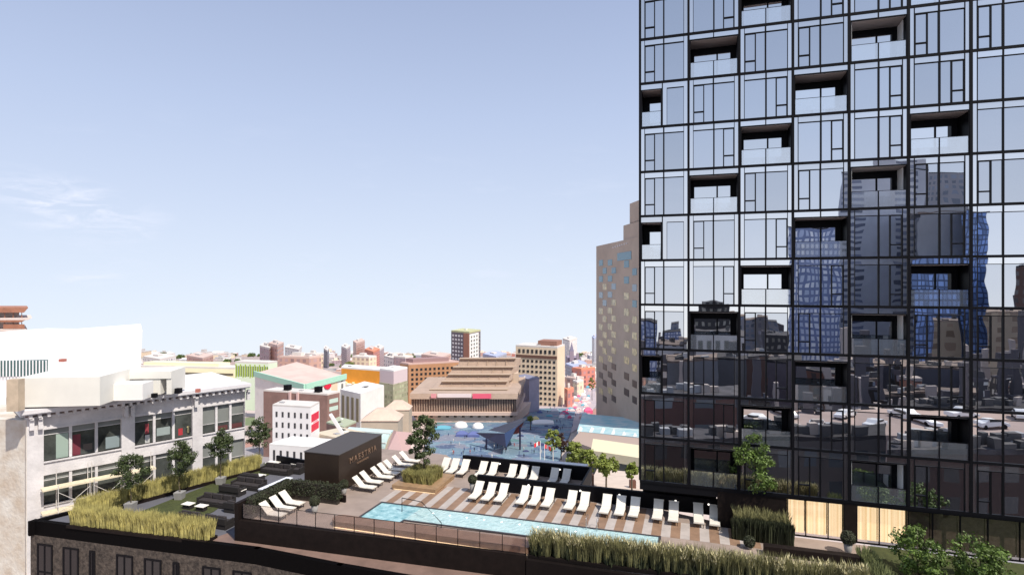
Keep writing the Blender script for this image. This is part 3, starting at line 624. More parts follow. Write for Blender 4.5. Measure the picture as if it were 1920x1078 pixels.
for i, (px, pyt, pyb, Y, rad, lab) in enumerate([(245, 850, 985, 44.2, 1.22, 'leftmost small tree above the golden grass, in front of the scaffolding'), (337, 826, 955, 46.5, 1.12, 'second small terrace tree from the left, behind the sofas'), (414, 802, 925, 50.0, 1.15, 'third small terrace tree from the left, in front of the third window bay'), (487, 785, 890, 54.0, 1.15, 'small terrace tree at the far end, next to the white building corner')]):
    x = X_(px, Y) + .55; zt = CZ - (pyt - HY) / F * Y; base = LG - .17; x = X_(px, Y)
    make_tree('small_tree', lab, 'tree', x, Y, base, 1.2, rad, (zt - base - 2.5, zt - base), leafA, 4200, .075, 48, .05, pot_sq, gT, seed=i)
# centre planter with tree
cp = empty('planter', (*T(-20.5, 42), DK), 'square timber edged planter full of grass below the central tree', 'planter')
tim = mat('planter_timber', (.30, .19, .105), .6, var=.2, vs=2)
mb = MB(); 
mb.prism([tuple(T(-22.3, 40.3)), tuple(T(-18.6, 40.3)), tuple(T(-18.6, 44.0)), tuple(T(-22.3, 44.0))], DK + .08, DK + .38); mb.build('bench_edge', tim, cp, bevel=.02)
mb = MB(); mb.obox(T(0, 0), U, -22.2, -18.7, 40.4, 43.9, DK + .01, DK + .08); mb.build('light_strip', warm, cp)
mb = MB()
for i in range(185):
    p = T(random.uniform(-21.7, -19.4), random.uniform(41.1, 43.5)); blades(mb, p.x, p.y, DK + .38, .85, 55, .16, .3, .025)
mb.build('grass', mat('olive_grass', (.25, .23, .08), .7, var=.4, vs=2), cp)
p = T(-20.3, 42.6)
make_tree('small_tree', 'tall slender tree rising from the central grass planter on the pool deck', 'tree', X_(796, p.y), p.y, DK + .3, 1.6, 1.33, (1.3, 5.35), leafA, 5200, .09, 52, .07, seed=11)
# right planter + tree
rpn = grass_row('dark square planter of grass below the tree at the glass tower base', T(2.6, 39.6), T(5.6, 39.6), 1.2, DK, 1.0, grassG, 3.2, 60, bronze, .75, name='planter', base=grassD)
mb = MB()
for i in range(900):
    q = T(random.uniform(2.4, 5.8), random.choice((random.uniform(38.75, 38.95), 38.85))); blades(mb, q.x, q.y, DK, 1.3, 5, .08, .1, .05)
mb.build('shrub_skirt', grassD, rpn)
make_tree('small_tree', 'bright green tree in front of the dark lower tower facade', 'tree', X_(1415, 37.6), 37.6, DK + .5, 1.9, 1.45, (2.0, 5.75), leafB, 5200, .085, 54, .07, seed=12)
make_tree('small_tree', 'bushy tree in the bottom right corner left of its neighbour', 'tree', X_(1720, 31.5), 31.5, LG, 1.0, 1.3, (1.2, 4.0), leafB, 3800, .085, 44, .06, seed=13)
make_tree('small_tree', 'spreading tree in the bottom right corner nearest the right frame edge', 'tree', X_(1838, 30.5), 30.5, LG, 1.0, 1.45, (1.0, 4.0), leafB, 4200, .085, 46, .06, seed=14)
# topiary pots
def shrub(px, py, z, h, r_, potr, poth, lab, m=grassD):
    p = G(px, py, z); e_ = empty('potted_shrub', (p.x, p.y, z), lab, 'potted shrub', 'clipped shrubs in pots on the pool deck')
    mb = MB(); leafcloud(mb, (p.x, p.y, z + h), (r_, r_, r_ * 1.05), 1500, .05); mb.build('foliage', m, e_)
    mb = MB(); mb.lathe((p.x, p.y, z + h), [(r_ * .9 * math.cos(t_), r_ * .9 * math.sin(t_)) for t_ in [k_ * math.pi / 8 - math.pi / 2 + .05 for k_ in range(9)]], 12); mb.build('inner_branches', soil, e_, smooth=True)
    mb = MB(); mb.lathe((p.x, p.y, z), [(potr * .6, 0), (potr * .75, poth * .3), (potr, poth), (potr * .9, poth)], 16); mb.build('pot', potm if m is grassD else potm, e_, smooth=True)
shrub(886, 923, DK, 1.0, .34, .24, .75, 'clipped shrub in a tall dark pot at the left end of the front lounger row')
shrub(590, 962, DK, .85, .36, .26, .6, 'round shrub in a grey pot at the end of the dark hedge')
shrub(645, 926, DK, .75, .34, .24, .55, 'small shrub in a pot at the corner of the bronze pavilion')
shrub(1405, 1028, DK, .42, .33, .22, .2, 'low ball shaped shrub between grass row and tower planter')
shrub(1590, 1038, DK, .95, .40, .26, .7, 'dark round shrub in front of the pier between the lit windows')
mb = MB(); mb.obox(T(0, 0), U, 4.0, 9.0, 37.0, 37.5, DK, DK + .55); tag(mb.build('planter_bench', bronze2, bevel=.02), 'low dark wooden bench block below the lit tower windows', 'bench')
grass_row('strip of soft pale green grass leading away from the lit window toward the viewer', T(9.4, 38.2), T(9.8, 33.6), .7, DK - .1, .95, mat('soft_green_grass', (.16, .18, .07), .8, var=.3, vs=2), 3.5, 60)
mb = MB(); mb.prism([tuple(T(10.2, 33.5)), tuple(T(25, 33.5)), tuple(T(25, 40.2)), tuple(T(10.2, 40.2))], DK + .004, DK + .02); struct('lawn', mb, lawn_m)

# ------------------------------------------------------------ sofas and tables on the lounge
sofm = mat('dark_wicker', (.016, .013, .013), .8, var=.3, vs=14); cush = mat('charcoal_cushion', (.032, .026, .027), .9, var=.15, vs=3)
def sofa(px, py, ang_, n, lab, z=LG - .17):
    p = G(px, py, z); r = empty('sofa', (p.x, p.y, z), lab, 'sofa', 'dark outdoor sofas on the left lounge terrace'); d = Vector((math.cos(ang_), math.sin(ang_))); w_ = 1.0
    L_ = n * w_
    mb = MB(); mb.obox(p, d, 0, L_, 0, .85, z, z + .3); mb.build('base', sofm, r, bevel=.03)
    mb = MB(); mb.obox(p, d, 0, L_, .72, .9, z + .3, z + .78); mb.build('back', sofm, r, bevel=.04)
    for s_ in (0, 1):
        mb = MB(); mb.obox(p, d, s_ * (L_ - .14), s_ * (L_ - .14) + .14, .0, .72, z + .3, z + .6); mb.build('armrest', sofm, r, bevel=.03)
    for i in range(n):
        mb = MB(); mb.obox(p, d, i * w_ + .03 + (.12 if i == 0 else 0), (i + 1) * w_ - .03 - (.12 if i == n - 1 else 0), .03, .7, z + .3, z + .46); mb.build('seat_cushion', cush, r, bevel=.04)
        mb = MB(); mb.obox(p, d, i * w_ + .06 + (.12 if i == 0 else 0), (i + 1) * w_ - .06 - (.12 if i == n - 1 else 0), .52, .71, z + .46, z + .86); mb.build('back_cushion', cush, r, bevel=.05)
a1 = aU; a2 = aU + math.pi
sofa(392, 977, a2, 2, 'sofa nearest the front golden grass row, its back to the viewer')
sofa(440, 985, a2, 2, 'low rounded sofa beside the end of the front grass row')
sofa(368, 947, a1, 3, 'three seat sofa facing the viewer behind the front white tables')
sofa(455, 955, a2, 1, 'single armchair like sofa behind the hedge corner')
sofa(462, 925, a2, 2, 'sofa with its back to the viewer in the middle of the lounge')
sofa(432, 915, a1, 3, 'three seat sofa in the second seating group behind the white tables')
sofa(497, 903, a2, 2, 'sofa in front of the white bar table on the lounge')
sofa(488, 887, a1, 3, 'rearmost three seat sofa at the far end of the golden grass')
sofa(545, 888, a1, 1, 'small dark armchair near the left side of the bronze pavilion')
tabw = mat('white_table_top', (.80, .76, .70), .5)
def table(px, py, lab, s_=.42, z=LG - .17, h=.42):
    p = G(px, py, z + h); r = empty('coffee_table', (p.x, p.y, z), lab, 'coffee table', 'white coffee tables between the sofas')
    mb = MB(); mb.obox(p, U, -s_, s_, -s_ * .7, s_ * .7, z + h - .05, z + h); mb.build('table_top', tabw, r, bevel=.01)
    mb = MB(); mb.obox(p, U, -s_ * .8, s_ * .8, -s_ * .5, s_ * .5, z, z + h - .05); mb.build('base', sofm, r)
table(353, 943, 'left one of the two white tables in the nearest seating group'); table(378, 947, 'right one of the two white tables in the nearest seating group')
table(428, 915, 'left white table of the middle seating group'); table(450, 917, 'right white table of the middle seating group')
table(488, 890, 'white table of the third seating group, beside the end of the white bar'); table(512, 866, 'long pale table at the rear left parapet', .6); table(556, 868, 'small white table at the rear parapet next to the pavilion')
bt = empty('bar_table', (*G(515, 925, LG).xy, LG - .17), 'long narrow white bar table standing left of the bronze pavilion', 'bar table')
A = G(489, 917, LG + .75).xy; B = G(543, 894, LG + .75).xy; d = (B - A).normalized()
mb = MB(); mb.obox(A, d, 0, (B - A).length, -.35, .3, LG + .68, LG + .75); mb.build('table_top', mat('cool_white_top', (.75, .77, .82), .35), bt)
for q in (.05, (B - A).length - .1):
    for w_ in (-.3, .22): mb = MB(); mb.obox(A, d, q, q + .06, w_, w_ + .06, LG - .17, LG + .68); mb.build('leg', tabw, bt)
mb = MB(); mb.obox(Vector((-22.4, 55.2)), Vector((.91, -.41)).normalized(), 0, 8.0, 0, .2, LG - .17, LG + .75); tag(mb.build('parapet_wall', black), 'black parapet at the far left end of the lounge terrace', 'wall')
#==PART2==
# ------------------------------------------------------------ generic building tools
def face_windows(root, A, B, z0, z1, nx, nz, wf, hf, m, proud=.06, u0=.03, u1=.97, name='window', maxn=100, skip=None, mats=None):
    """windows on the vertical face A->B (outside is to the right of A->B), every window an object"""
    A = Vector(A[:2]); B = Vector(B[:2]); d = (B - A); l = d.length; d = d / l; nrm = Vector((d.y, -d.x))
    cw = l * (u1 - u0) / nx; ch = (z1 - z0) / nz; w = cw * wf; h = ch * hf
    mb = MB(); 
    q = [Vector((0, 0)) - nrm * .3, d * w - nrm * .3, d * w + nrm * proud, nrm * proud]
    mb.prism([tuple(v_) for v_ in q], 0, h); rl = WL[root.name]; ms = []
    for mm_ in (mats or [m]):
        o = mb.build(name, mm_); ms.append(o.data); bpy.data.objects.remove(o)
    k = 0
    for j in range(nz - 1, -1, -1):
        for i in range(nx):
            if skip and skip(i, j): continue
            k += 1
            if k > maxn: return
            p = A + d * (l * u0 + cw * (i + .5) - w / 2)
            o = bpy.data.objects.new(name, random.choice(ms)); C.objects.link(o); o.parent = root; o.location = Vector((p.x, p.y, z0 + ch * (j + .5) - h / 2)) - rl
rv1 = mat('grey_vent', (.35, .35, .36), .7); rv2 = mat('pale_vent', (.7, .68, .66), .7); rv4 = mat('tan_vent', (.45, .38, .33), .7); rv3 = mat('dark_vent', (.08, .075, .075), .7)
def Yb_(b): return b[1]
def blk(name, label, cat, a, b, c, ytop, m, base=None, roof=None, parapet=.0, rootonly=False, group=None, yref='b', zb=None):
    """a,b,c = (pixel x, depth) of left, nearest and right corner of the footprint; ytop measured at corner b"""
    kf = .38 if ytop > 662 and Yb_(b) < 600 else 1
    a = (a[0], b[1] + (a[1] - b[1]) * kf); c = (c[0], b[1] + (c[1] - b[1]) * kf)
    A = Vector((X_(*a), a[1])); B = Vector((X_(*b), b[1])); Cc = Vector((X_(*c), c[1])); D = A + Cc - B
    ref = {'a': a, 'b': b, 'c': c}[yref][1]
    zt = CZ + (HY - ytop) / F * ref; z0 = (-SL * max(A.y, B.y, Cc.y, D.y) - 3) if zb is None else zb
    ce = (A + Cc) / 2; r = empty(name, (ce.x, ce.y, z0), label, cat, group)
    mb = MB(); mb.prism([tuple(A), tuple(B), tuple(Cc), tuple(D)], z0, zt); mb.build('wall', m, r)
    rm = roof or mat('flat_roof_gravel', (.62, .58, .55), .9, var=.1, vs=.1)
    s = .004 * ref; rf = MB(); pts = inset([A, B, Cc, D], s if True else 0)
    rf.prism([tuple(v_) for v_ in [A, B, Cc, D]], zt + .01, zt + s * .7 + .01); rf.build('roof', rm, r)
    if ref < 700:
        for _ in range(random.randint(2, 4)):
            s_, t_ = random.uniform(.08, .8), random.uniform(.1, .7); hh_ = ref / F * random.uniform(2.5, 5.5); w_ = random.uniform(.04, .13)
            e1 = B - A; e2 = Cc - B; q = [A + e1 * a_ + e2 * b_ for a_, b_ in ((s_, t_), (s_ + w_, t_), (s_ + w_, t_ + .15), (s_, t_ + .15))]
            um = MB(); um.prism([tuple(v_) for v_ in q], zt + .02, zt + hh_); um.build('roof_vent', random.choice((rv1, rv2, rv3)), r)
    return r, A, B, Cc, D, zt, z0
def bx(name, r, A, B, Cc, s0, s1, t0, t1, z0, z1, m, mi=0):
    """box in footprint coordinates s along A->B, t along B->C"""
    e1 = B - A; e2 = Cc - B; q = [A + e1 * s + e2 * t for s, t in ((s0, t0), (s1, t0), (s1, t1), (s0, t1))]
    mb = MB(); mb.prism([tuple(v_) for v_ in q], z0, z1); return mb.build(name, m, r)
def yz(y, Y): return CZ + (HY - y) / F * Y
def outline(name, parent, pts, Y, depth, m):
    """profile given as pixel outline standing at depth Y, with real thickness"""
    q = [P(x, y, Y) for x, y in pts]; n = len(q); xr = max(v_.x for v_ in q) / Y; k = [v_ + Vector((xr * depth * 1.03 if xr < 0 else 0, depth, 0)) for v_ in q]; mb = MB()
    mb.add(q + k, [list(range(n)), list(range(n, 2 * n))[::-1]] + [(i, n + i, n + (i + 1) % n, (i + 1) % n) for i in range(n)])
    return mb.build(name, m, parent)

# ------------------------------------------------------------ white masonry building on the left
WU = Vector((.69, .724)).normalized(); WN = Vector((WU.y, -WU.x))
W0 = Vector((X_(50, 50.6), 50.6))
wb = empty('masonry_building', (*(W0 + WU * 12 - WN * 8), 0), 'long white masonry building with bracketed cornice and wide shop-like windows at the far left', 'building')
WLn = 18.6
def tw(px):   # pixel column -> run along the facade
    k = (px - HX) / F; return (W0.x - k * W0.y) / (k * WU.y - WU.x)
def WB(mb, u0, u1, z0, z1, d0, d1, m=0):
    q = [W0 + WU * u + WN * dd for u, dd in ((u0, d0), (u0, d1), (u1, d1), (u1, d0))]; mb.prism([tuple(v_) for v_ in q], z0, z1, m)
sidem = mat('beige_stucco', (.50, .42, .34), .95, col2=(.66, .63, .58), vs=.6, bump=.06, bs=3)
piers = [(0, tw(82)), (tw(228), tw(253)), (tw(361), tw(380)), (tw(459), WLn)]
mb = MB(); WB(mb, .02, WLn - .02, -8, 18.0, -10, -.62)
mb.build('core_wall', sidem, wb)
mb = MB(); WB(mb, -.05, .0, -8, 18.3, -14, -.0); mb.build('side_wall', sidem, wb)
mb = MB(); mb.obox(W0 - WN * .1 + Vector((.0, .25)), Vector((-1, .10)).normalized(), 0, 9, -6, 0, -8, 18.1); mb.build('end_wall', sidem, wb)
for a_, b_ in piers:
    mb = MB(); WB(mb, a_, b_, -8, 18.2, -.6, 0); mb.build('pier', paleg, wb)
rows = [(14.30, 17.10), (10.45, 13.05), (6.6, 9.2), (2.6, 5.2)]
bays = [(piers[i][1], piers[i + 1][0]) for i in range(3)]
zs = [-8] + [v_ for r_ in rows[::-1] for v_ in r_] + [18.2]
for k_, (u0, u1) in enumerate(bays):
    for i in range(0, len(zs), 2):
        mb = MB(); WB(mb, u0, u1, zs[i], zs[i + 1], -.6, -.12); mb.build('spandrel', paleg, wb)
    for ri, (z0, z1) in enumerate(rows):
        f = MB(); n = 3; w_ = (u1 - u0) / n
        for i in range(1, n): WB(f, u0 + w_ * i - .11, u0 + w_ * i + .11, z0, z1, -.5, -.2)
        WB(f, u0, u1, z0 - .12, z0, -.5, .03); wi = f.build('window', paleg, wb)
        for i in range(n):
            a_, b_ = u0 + w_ * i + (.11 if i else 0), u0 + w_ * (i + 1) - (.11 if i < n - 1 else 0)
            g_ = MB(); WB(g_, a_, b_, z0, z1, -.56, -.42); g_.build('pane', mat('shop_window_glass', (.06, .066, .062), .12, var=.5, vs=.5, spec=.7), wi)
            bl_h = random.choice([.45, .5, .55]) if k_ < 2 else random.choice([1.9, 1.3, 2.0]); 
            g_ = MB(); WB(g_, a_ + .02, b_ - .02, z1 - bl_h, z1, -.42, -.40); g_.build('blind', greywin, wi)
            g_ = MB(); WB(g_, a_, b_, z1 - bl_h - .05, z1 - bl_h, -.42, -.38); g_.build('blind_rail', paleg, wi)
            if ri == 0:
                for cc, p0, p1, h0, h1 in {(0, 0): [((.30, .38, .33), .5, .98, 0, 2.2)], (0, 1): [((.16, .025, .04), .03, .38, 0, 1.9), ((.10, .08, .07), .5, .9, .3, .9)], (0, 2): [((.22, .27, .28), .35, .95, .1, 1.2)], (1, 0): [((.26, .04, .05), .6, .8, .9, 1.9), ((.5, .5, .48), .6, .85, 0, .8)], (1, 1): [((.28, .33, .32), .1, .9, .5, 1.3)], (1, 2): [((.40, .03, .04), .25, .5, .2, .9), ((.7, .6, .3), .75, .88, .3, 1.0)], (2, 1): [((.10, .03, .03), .05, .9, 0, .5)], (2, 2): [((.10, .03, .03), .05, .9, 0, .5)]}.get((k_, i), []):
                    g_ = MB(); L_ = b_ - a_; WB(g_, a_ + L_ * p0, a_ + L_ * p1, z0 + h0 + .01, z0 + h1, -.42, -.412); g_.build('window_display', mat('display_%02d%02d' % (int(cc[0] * 99), int(cc[1] * 99)), cc, .7), wi)
# string courses and cornice
mb = MB(); WB(mb, bays[0][0] - .1, bays[0][1] + .1, 17.12, 17.26, -.12, -.02); WB(mb, bays[1][0] - .1, bays[1][1] + .1, 17.12, 17.26, -.12, -.02); WB(mb, bays[2][0] - .1, bays[2][1] + .1, 17.12, 17.26, -.12, -.02)
mb.build('string_course', paleg, wb); wb.children[-1]['kind'] = 'stuff'
mb = MB(); WB(mb, -.5, WLn + .3, 18.82, 19.15, -1.2, .95); WB(mb, -.35, WLn + .2, 18.68, 18.819, -1.2, .75); WB(mb, -.05, WLn, 18.2, 18.42, -1.2, .12); mb.build('cornice', mat('cornice_stone', (.62, .60, .62), .8, var=.06, vs=1), wb)
mb = MB(); WB(mb, -.1, WLn, 18.42, 18.68, -1.2, .14); mb.build('cornice_dark_band', mat('dark_cornice_tone', (.16, .12, .11), .8), wb)  # dark band just below the cornice projection
u_ = .1
while u_ < WLn:
    mb = MB(); WB(mb, u_, u_ + .22, 18.36, 18.67, .11, .70); mb.build('cornice_bracket', paleg, wb); u_ += .62
for a_, b_ in piers:
    for q in (a_ + .15, b_ - .42) if b_ - a_ > 1 else (a_ + .1,):
        mb = MB(); WB(mb, q, q + .32, 17.3, 18.19, .01, .42); WB(mb, q + .02, q + .28, 18.2, 18.41, .13, .62); mb.build('scroll_bracket', paleg, wb)
rm_w = mat('bright_roof', (.80, .78, .76), .8, var=.04, vs=.3)
mb = MB(); WB(mb, -.3, WLn, 18.25, 19.3, -10, -1.21); mb.build('roof', rm_w, wb)
crm = mat('cream_roof_block', (.72, .70, .65), .8, var=.05, vs=.3)
def roofblock(x0, x1, yt, yb, dep, m, z=19.3):
    Y = (CZ - z) * F / (yb - HY); mb = MB(); mb.obox(Vector((X_(x0, Y), Y)), Vector((1, .12)).normalized(), 0, X_(x1, Y) - X_(x0, Y), 0, dep, z + .01, yz(yt, Y)); return mb.build('roof_block', m, wb)
roofblock(30, 176, 709, 764, 5, crm); roofblock(180, 262, 721, 752, 2.0, rm_w)
roofblock(12, 32, 712, 772, .8, mat('tan_chimney', (.50, .40, .30), .9, var=.15, vs=1))
for x0, x1, yt, yb in ((225, 316, 697, 741),):
    Y = (CZ - 19.3) * F / (yb - HY); dfr = Vector((1, .1)).normalized(); L_ = X_(x1, Y) - X_(x0, Y)
    mb = MB(); mb.obox(Vector((X_(x0, Y), Y)), dfr, 0, L_, 0, 3, yz(yt + 14, Y), yz(yt, Y)); mb.obox(Vector((X_(x0, Y), Y)), dfr, L_ * .45, L_ * .78, .1, 2, 19.31, yz(yt + 14, Y)); mb.obox(Vector((X_(x0, Y), Y)), dfr, L_ * .90, L_, .1, 3, 19.31, yz(yt + 14, Y)); mb.obox(Vector((X_(x0, Y), Y)), dfr, 0, L_ * .35, 1, 3, 19.31, yz(yt + 14, Y)); mb.build('roof_house', crm, wb)
for px, py, s_ in ((110, 708, .5), (366, 728, .35), (240, 741, .4), (327, 730, .5), (283, 738, .4)):
    Y = (CZ - 19.3) * F / (py + 8 - HY) ; mb = MB(); x_ = X_(px, Y); mb.box(x_, x_ + s_, Y, Y + s_, 19.3 + (2.2 if px == 110 else .01), 19.3 + (2.5 if px == 110 else s_)); mb.build('roof_vent', mat('rust_red_vent', (.45, .16, .12), .7) if px in (110, 366) else black, wb)
# scaffolding in the lower bay
sc = empty('scaffolding', (*(W0 + WU * 5 + WN * .8), 0), 'metal scaffolding with a yellow plank deck across the lower left window bay', 'scaffold')
scm = mat('scaffold_tube', (.72, .68, .64), .5, .3)
for i, u_ in enumerate((2.0, 4.3, 4.6, 6.9, 7.2, 9.4)):
    for dd in (.35, 1.3):
        p = W0 + WU * u_ + WN * dd; mb = MB(); mb.tube([(p.x, p.y, 2), (p.x, p.y, 13.6 if dd < 1 else 12.3)], .035, 5); mb.build('pole', scm, sc)
for u0, u1 in ((2.0, 4.3), (4.6, 6.9), (7.2, 9.4)):
    for z0, z1 in ((9.9, 11.7), (11.7, 9.9)):
        p = W0 + WU * u0 + WN * 1.3; q = W0 + WU * u1 + WN * 1.3; mb = MB(); mb.tube([(*p, z0), (*q, z1)], .025, 5); mb.build('cross_brace', scm, sc)
for z_ in (12.0, 9.9):
    mb = MB(); WB(mb, .9, 9.6, z_, z_ + .16, .35, 1.3); mb.build('plank_deck', mat('yellow_planks', (.68, .60, .44), .8, var=.15, vs=3), sc)

# ------------------------------------------------------------ other buildings, left to right
bigw = mat('brilliant_white_panel', (.90, .89, .90), .6)
r = empty('white_slab_building', (X_(150, 118), 125, 10), 'large plain bright white building with a slanted roofline at the left', 'building')
outline('wall', r, [(-60, 640), (0, 635), (60, 631), (125, 632), (267, 621), (263, 700), (215, 760), (-60, 760)], 118, 22, bigw)
outline('window_band', r, [(-50, 677), (90, 674), (89, 704), (-50, 707)], 117.9, .05, mat('teal_glass', (.10, .17, .18), .15))
for i in range(22):
    x_ = -45 + i * 6.2; outline('fin', r, [(x_, 676), (x_ + 2.4, 676), (x_ + 2.4, 706), (x_, 706)], 117.5, .35, bigw)
r = empty('construction_tower', (X_(15, 150), 152, 0), 'unfinished rust brown concrete tower with stacked floor slabs at the left frame edge', 'building')
rust = mat('rust_brown_concrete', (.36, .16, .10), .9, var=.2, vs=.5); pal = mat('pale_slab', (.72, .62, .56), .8)
for y0, y1, x1, m_ in ((577, 586, 53, rust), (596, 600, 60, pal), (600, 604, 48, rust), (617, 621, 50, pal), (621, 628, 52, rust)):
    outline('floor_slab', r, [(-40, y0), (x1, y0), (x1 - 8, y1), (-40, y1)], 150, 14, m_)
outline('core_wall', r, [(-40, 586), (36, 586), (38, 760), (-40, 760)], 155, 8, pal); 
for x_ in (8, 24, 40): outline('column', r, [(x_, 586), (x_ + 1.6, 586), (x_ + 1.6, 640), (x_, 640)], 150.5, .4, rust)
for y_ in (606,): outline('dark_opening', r, [(6, y_ + 2), (46, y_ + 2), (46, y_ + 10), (6, y_ + 10)], 150.3, .4, rust)
# cream garage
gry = mat('cream_yellow_panel', (.84, .76, .52), .8, var=.05, vs=.1)
r, A, B, Cc, D, zt, z0 = blk('parking_building', 'long low cream yellow building with dark horizontal slots above the white roof', 'building', (262, 310), (440, 290), (470, 310), 692, gry, zb=-30)
bx('rooftop_storey', r, A, B, Cc, .0, .8, .2, .9, zt + .3, yz(680, 296), gry)
for k_ in range(3): 
    zz = zt - 3.2 - k_ * 3.2; bx('dark_slot', r, A, B, Cc, .02, .985, -.02, .2, zz, zz + 1.0, mat('slot_shade', (.12, .10, .07), .9))
# green striped glass
r, A, B, Cc, D, zt, z0 = blk('striped_building', 'glass building with slanted lime green stripes', 'building', (441, 285), (503, 275), (520, 290), 682, mat('pale_green_glass', (.70, .78, .62), .3), zb=-30)
limem = mat('lime_stripe', (.36, .48, .06), .6); dk_g = mat('dark_green_glass', (.07, .10, .07), .3)
for i in range(14):
    s0 = i / 14; bx('stripe', r, A, B, Cc, s0 + .01, s0 + .045, -.008, .1, zt - 7 + (i % 3) * .3, zt - .6 - (i % 2) * .8, limem); bx('window', r, A, B, Cc, s0 + .047, s0 + .065, -.006, .1, zt - 6.4, zt - 1.4, dk_g)
# white building with mint eaves
r = empty('mint_roof_building', (X_(560, 215), 225, -25), 'white building with a mint green roof edge and red lips sign', 'building')
A = Vector((X_(478, 210), 210)); B = Vector((X_(572, 190), 190)); Cc = Vector((X_(648, 212), 212)); D = A + Cc - B; zA = yz(700, 210); zB = yz(722, 190); zC = yz(705, 212)
mb = MB(); mb.prism([tuple(v_) for v_ in (A, B, Cc, D)], [-34] * 4, [zA, zB - .5, zC, zA + 1]); mb.build('wall', white, r)
mint = mat('mint_roof_edge', (.42, .70, .56), .7)
for p_, q_, za, zb_ in ((A, B, zA, zB - .5), (B, Cc, zB - .5, zC)):
    e_ = (q_ - p_).normalized(); nr = Vector((e_.y, -e_.x)) * .5; mb = MB(); mb.prism([tuple(p_ + nr), tuple(q_ + nr), tuple(q_), tuple(p_)], [za - 1.0, zb_ - 1.0, zb_ - 1.0, za - 1.0], [za + .9, zb_ + .9, zb_ + .9, za + .9]); mb.build('roof_edge', mint, r)
mb = MB(); mb.prism([tuple(v_) for v_ in inset([A, B, Cc, D], .6)], [zA - .2, zB - .8, zC - .2, zA + .9], [zA + .3, zB - .3, zC + .3, zA + 1.4]); mb.build('roof', mat('pink_gravel_roof', (.62, .47, .42), .9, var=.1, vs=.2), r)
# lips sign on the right face
e_ = (Cc - B).normalized(); nr = Vector((e_.y, -e_.x)); sg = MB(); c_ = B + e_ * (Cc - B).length * .52; zc = yz(725, 200)
pts = [(-2, 0), (-1.2, .7), (-.4, 1.1), (0, .8), (.4, 1.1), (1.2, .7), (2, 0), (1.2, -.7), (0, -1.1), (-1.2, -.7)]
fr_ = [(*(c_ + e_ * a_ + nr * .4), zc + b_) for a_, b_ in pts]; bk = [(*(c_ + e_ * a_ + nr * .05), zc + b_) for a_, b_ in pts]; n = 10
sg.add(fr_ + bk, [list(range(n)), list(range(n, 2 * n))[::-1]] + [(i, n + i, n + (i + 1) % n, (i + 1) % n) for i in range(n)]); sg.build('lips_sign', mat('sign_red', (.75, .02, .06), .5), r)
bx('poster', r, B, Cc, Cc + (D - Cc) * .01, .62, .78, -.2, .1, zc - 2.6, zc + 2.4, mat('yellow_pink_poster', (.80, .62, .45), .7))
for k_ in (.88,): 
    for z_ in (0, -2.6): bx('window', r, B, Cc, Cc + (D - Cc) * .01, k_, k_ + .05, -.4, .1, zc + .2 + z_, zc + 2.0 + z_, greywin)
# dark brown building
brn = mat('brown_brick', (.24, .145, .125), .9, var=.15, vs=.4)
r, A, B, Cc, D, zt, z0 = blk('brown_building', 'wide dark brown brick building behind the small white six window wide house', 'building', (494, 182), (614, 165), (637, 176), 741, brn, zb=-32)
face_windows(r, B, Cc, zt - 5.2, zt - .8, 1, 2, .75, .55, mat('pale_mint_window', (.5, .62, .55), .5))
for k_ in (.42, .54): bx('pipe', r, A, B, Cc, k_, k_ + .025, -.1, .0, zt - 4, zt + .3, mat('pinkish_pipe', (.60, .42, .40), .7)); bx('wall_recess', r, A, B, Cc, k_ - .01, k_ + .03, -.02, 0, zt - 6.5, zt - 4.1, black)
for k_ in (.3, .78): bx('roof_unit', r, A, B, Cc, k_, k_ + .07, .1, .4, zt + .3, zt + 2.1, black)
# white house with red sign
wh = mat('crisp_white_paint', (.86, .83, .82), .7, var=.03, vs=.4)
r, A, B, Cc, D, zt, z0 = blk('white_house', 'white building with three rows of six small dark windows and a red corner sign', 'building', (511, 113), (582, 108), (599, 120), 765, wh, zb=-20)
zlow = yz(824, 110)
face_windows(r, A, B, zlow, zt - .5, 6, 3, .30, .5, mat('small_dark_window', (.05, .05, .055), .3), u0=.03, u1=1.0, proud=.05)
bx('red_sign', r, B, Cc, Cc + (D - Cc) * .01, .1, .92, -.25, 0, yz(784, 112), yz(770, 112), mat('sign_red', (.75, .02, .06), .5)); bx('red_sign', r, B, Cc, Cc + (D - Cc) * .01, .1, .92, -.25, 0, yz(802, 112), yz(788.5, 112), mat('sign_red', (.75, .02, .06), .5)); bx('sign_lettering', r, B, Cc, Cc + (D - Cc) * .01, .3, .8, -.2, 0, yz(787.5, 112), yz(785, 112), mat('pink_letters', (.8, .35, .38), .6))
# lower white wing with tall dark arches
r, A, B, Cc, D, zt, z0 = blk('white_annex', 'low white annex with tall dark openings in front of the small white house', 'building', (505, 96), (600, 90), (640, 102), 842, wh, zb=-16, roof=rm_w)
face_windows(r, A, B, zt - 4.2, zt - .5, 7, 1, .32, .9, mat('small_dark_window', (.05, .05, .055), .3), proud=.03)
# green-grey roofs, escalator like white ramp
r, A, B, Cc, D, zt, z0 = blk('low_building', 'low brown building with a moss green flat roof beside the white diagonal ramp', 'building', (612, 140), (645, 128), (668, 142), 803, brn, zb=-24, roof=mat('moss_roof', (.38, .42, .30), .9))
r, A, B, Cc, D, zt, z0 = blk('low_building', 'low pale roof building right behind the bronze pavilion', 'building', (590, 122), (650, 108), (700, 120), 828, concrete, zb=-22, roof=mat('olive_gravel', (.50, .50, .38), .9, col2=(.62, .5, .4), vs=1))
rmp = empty('diagonal_ramp', (X_(632, 104), 104, -10), 'white diagonal ramp rising left behind the bronze pavilion', 'ramp')
outline('ramp_deck', rmp, [(617, 779), (622, 777), (645, 813), (640, 816)], 104, 1.2, wh)
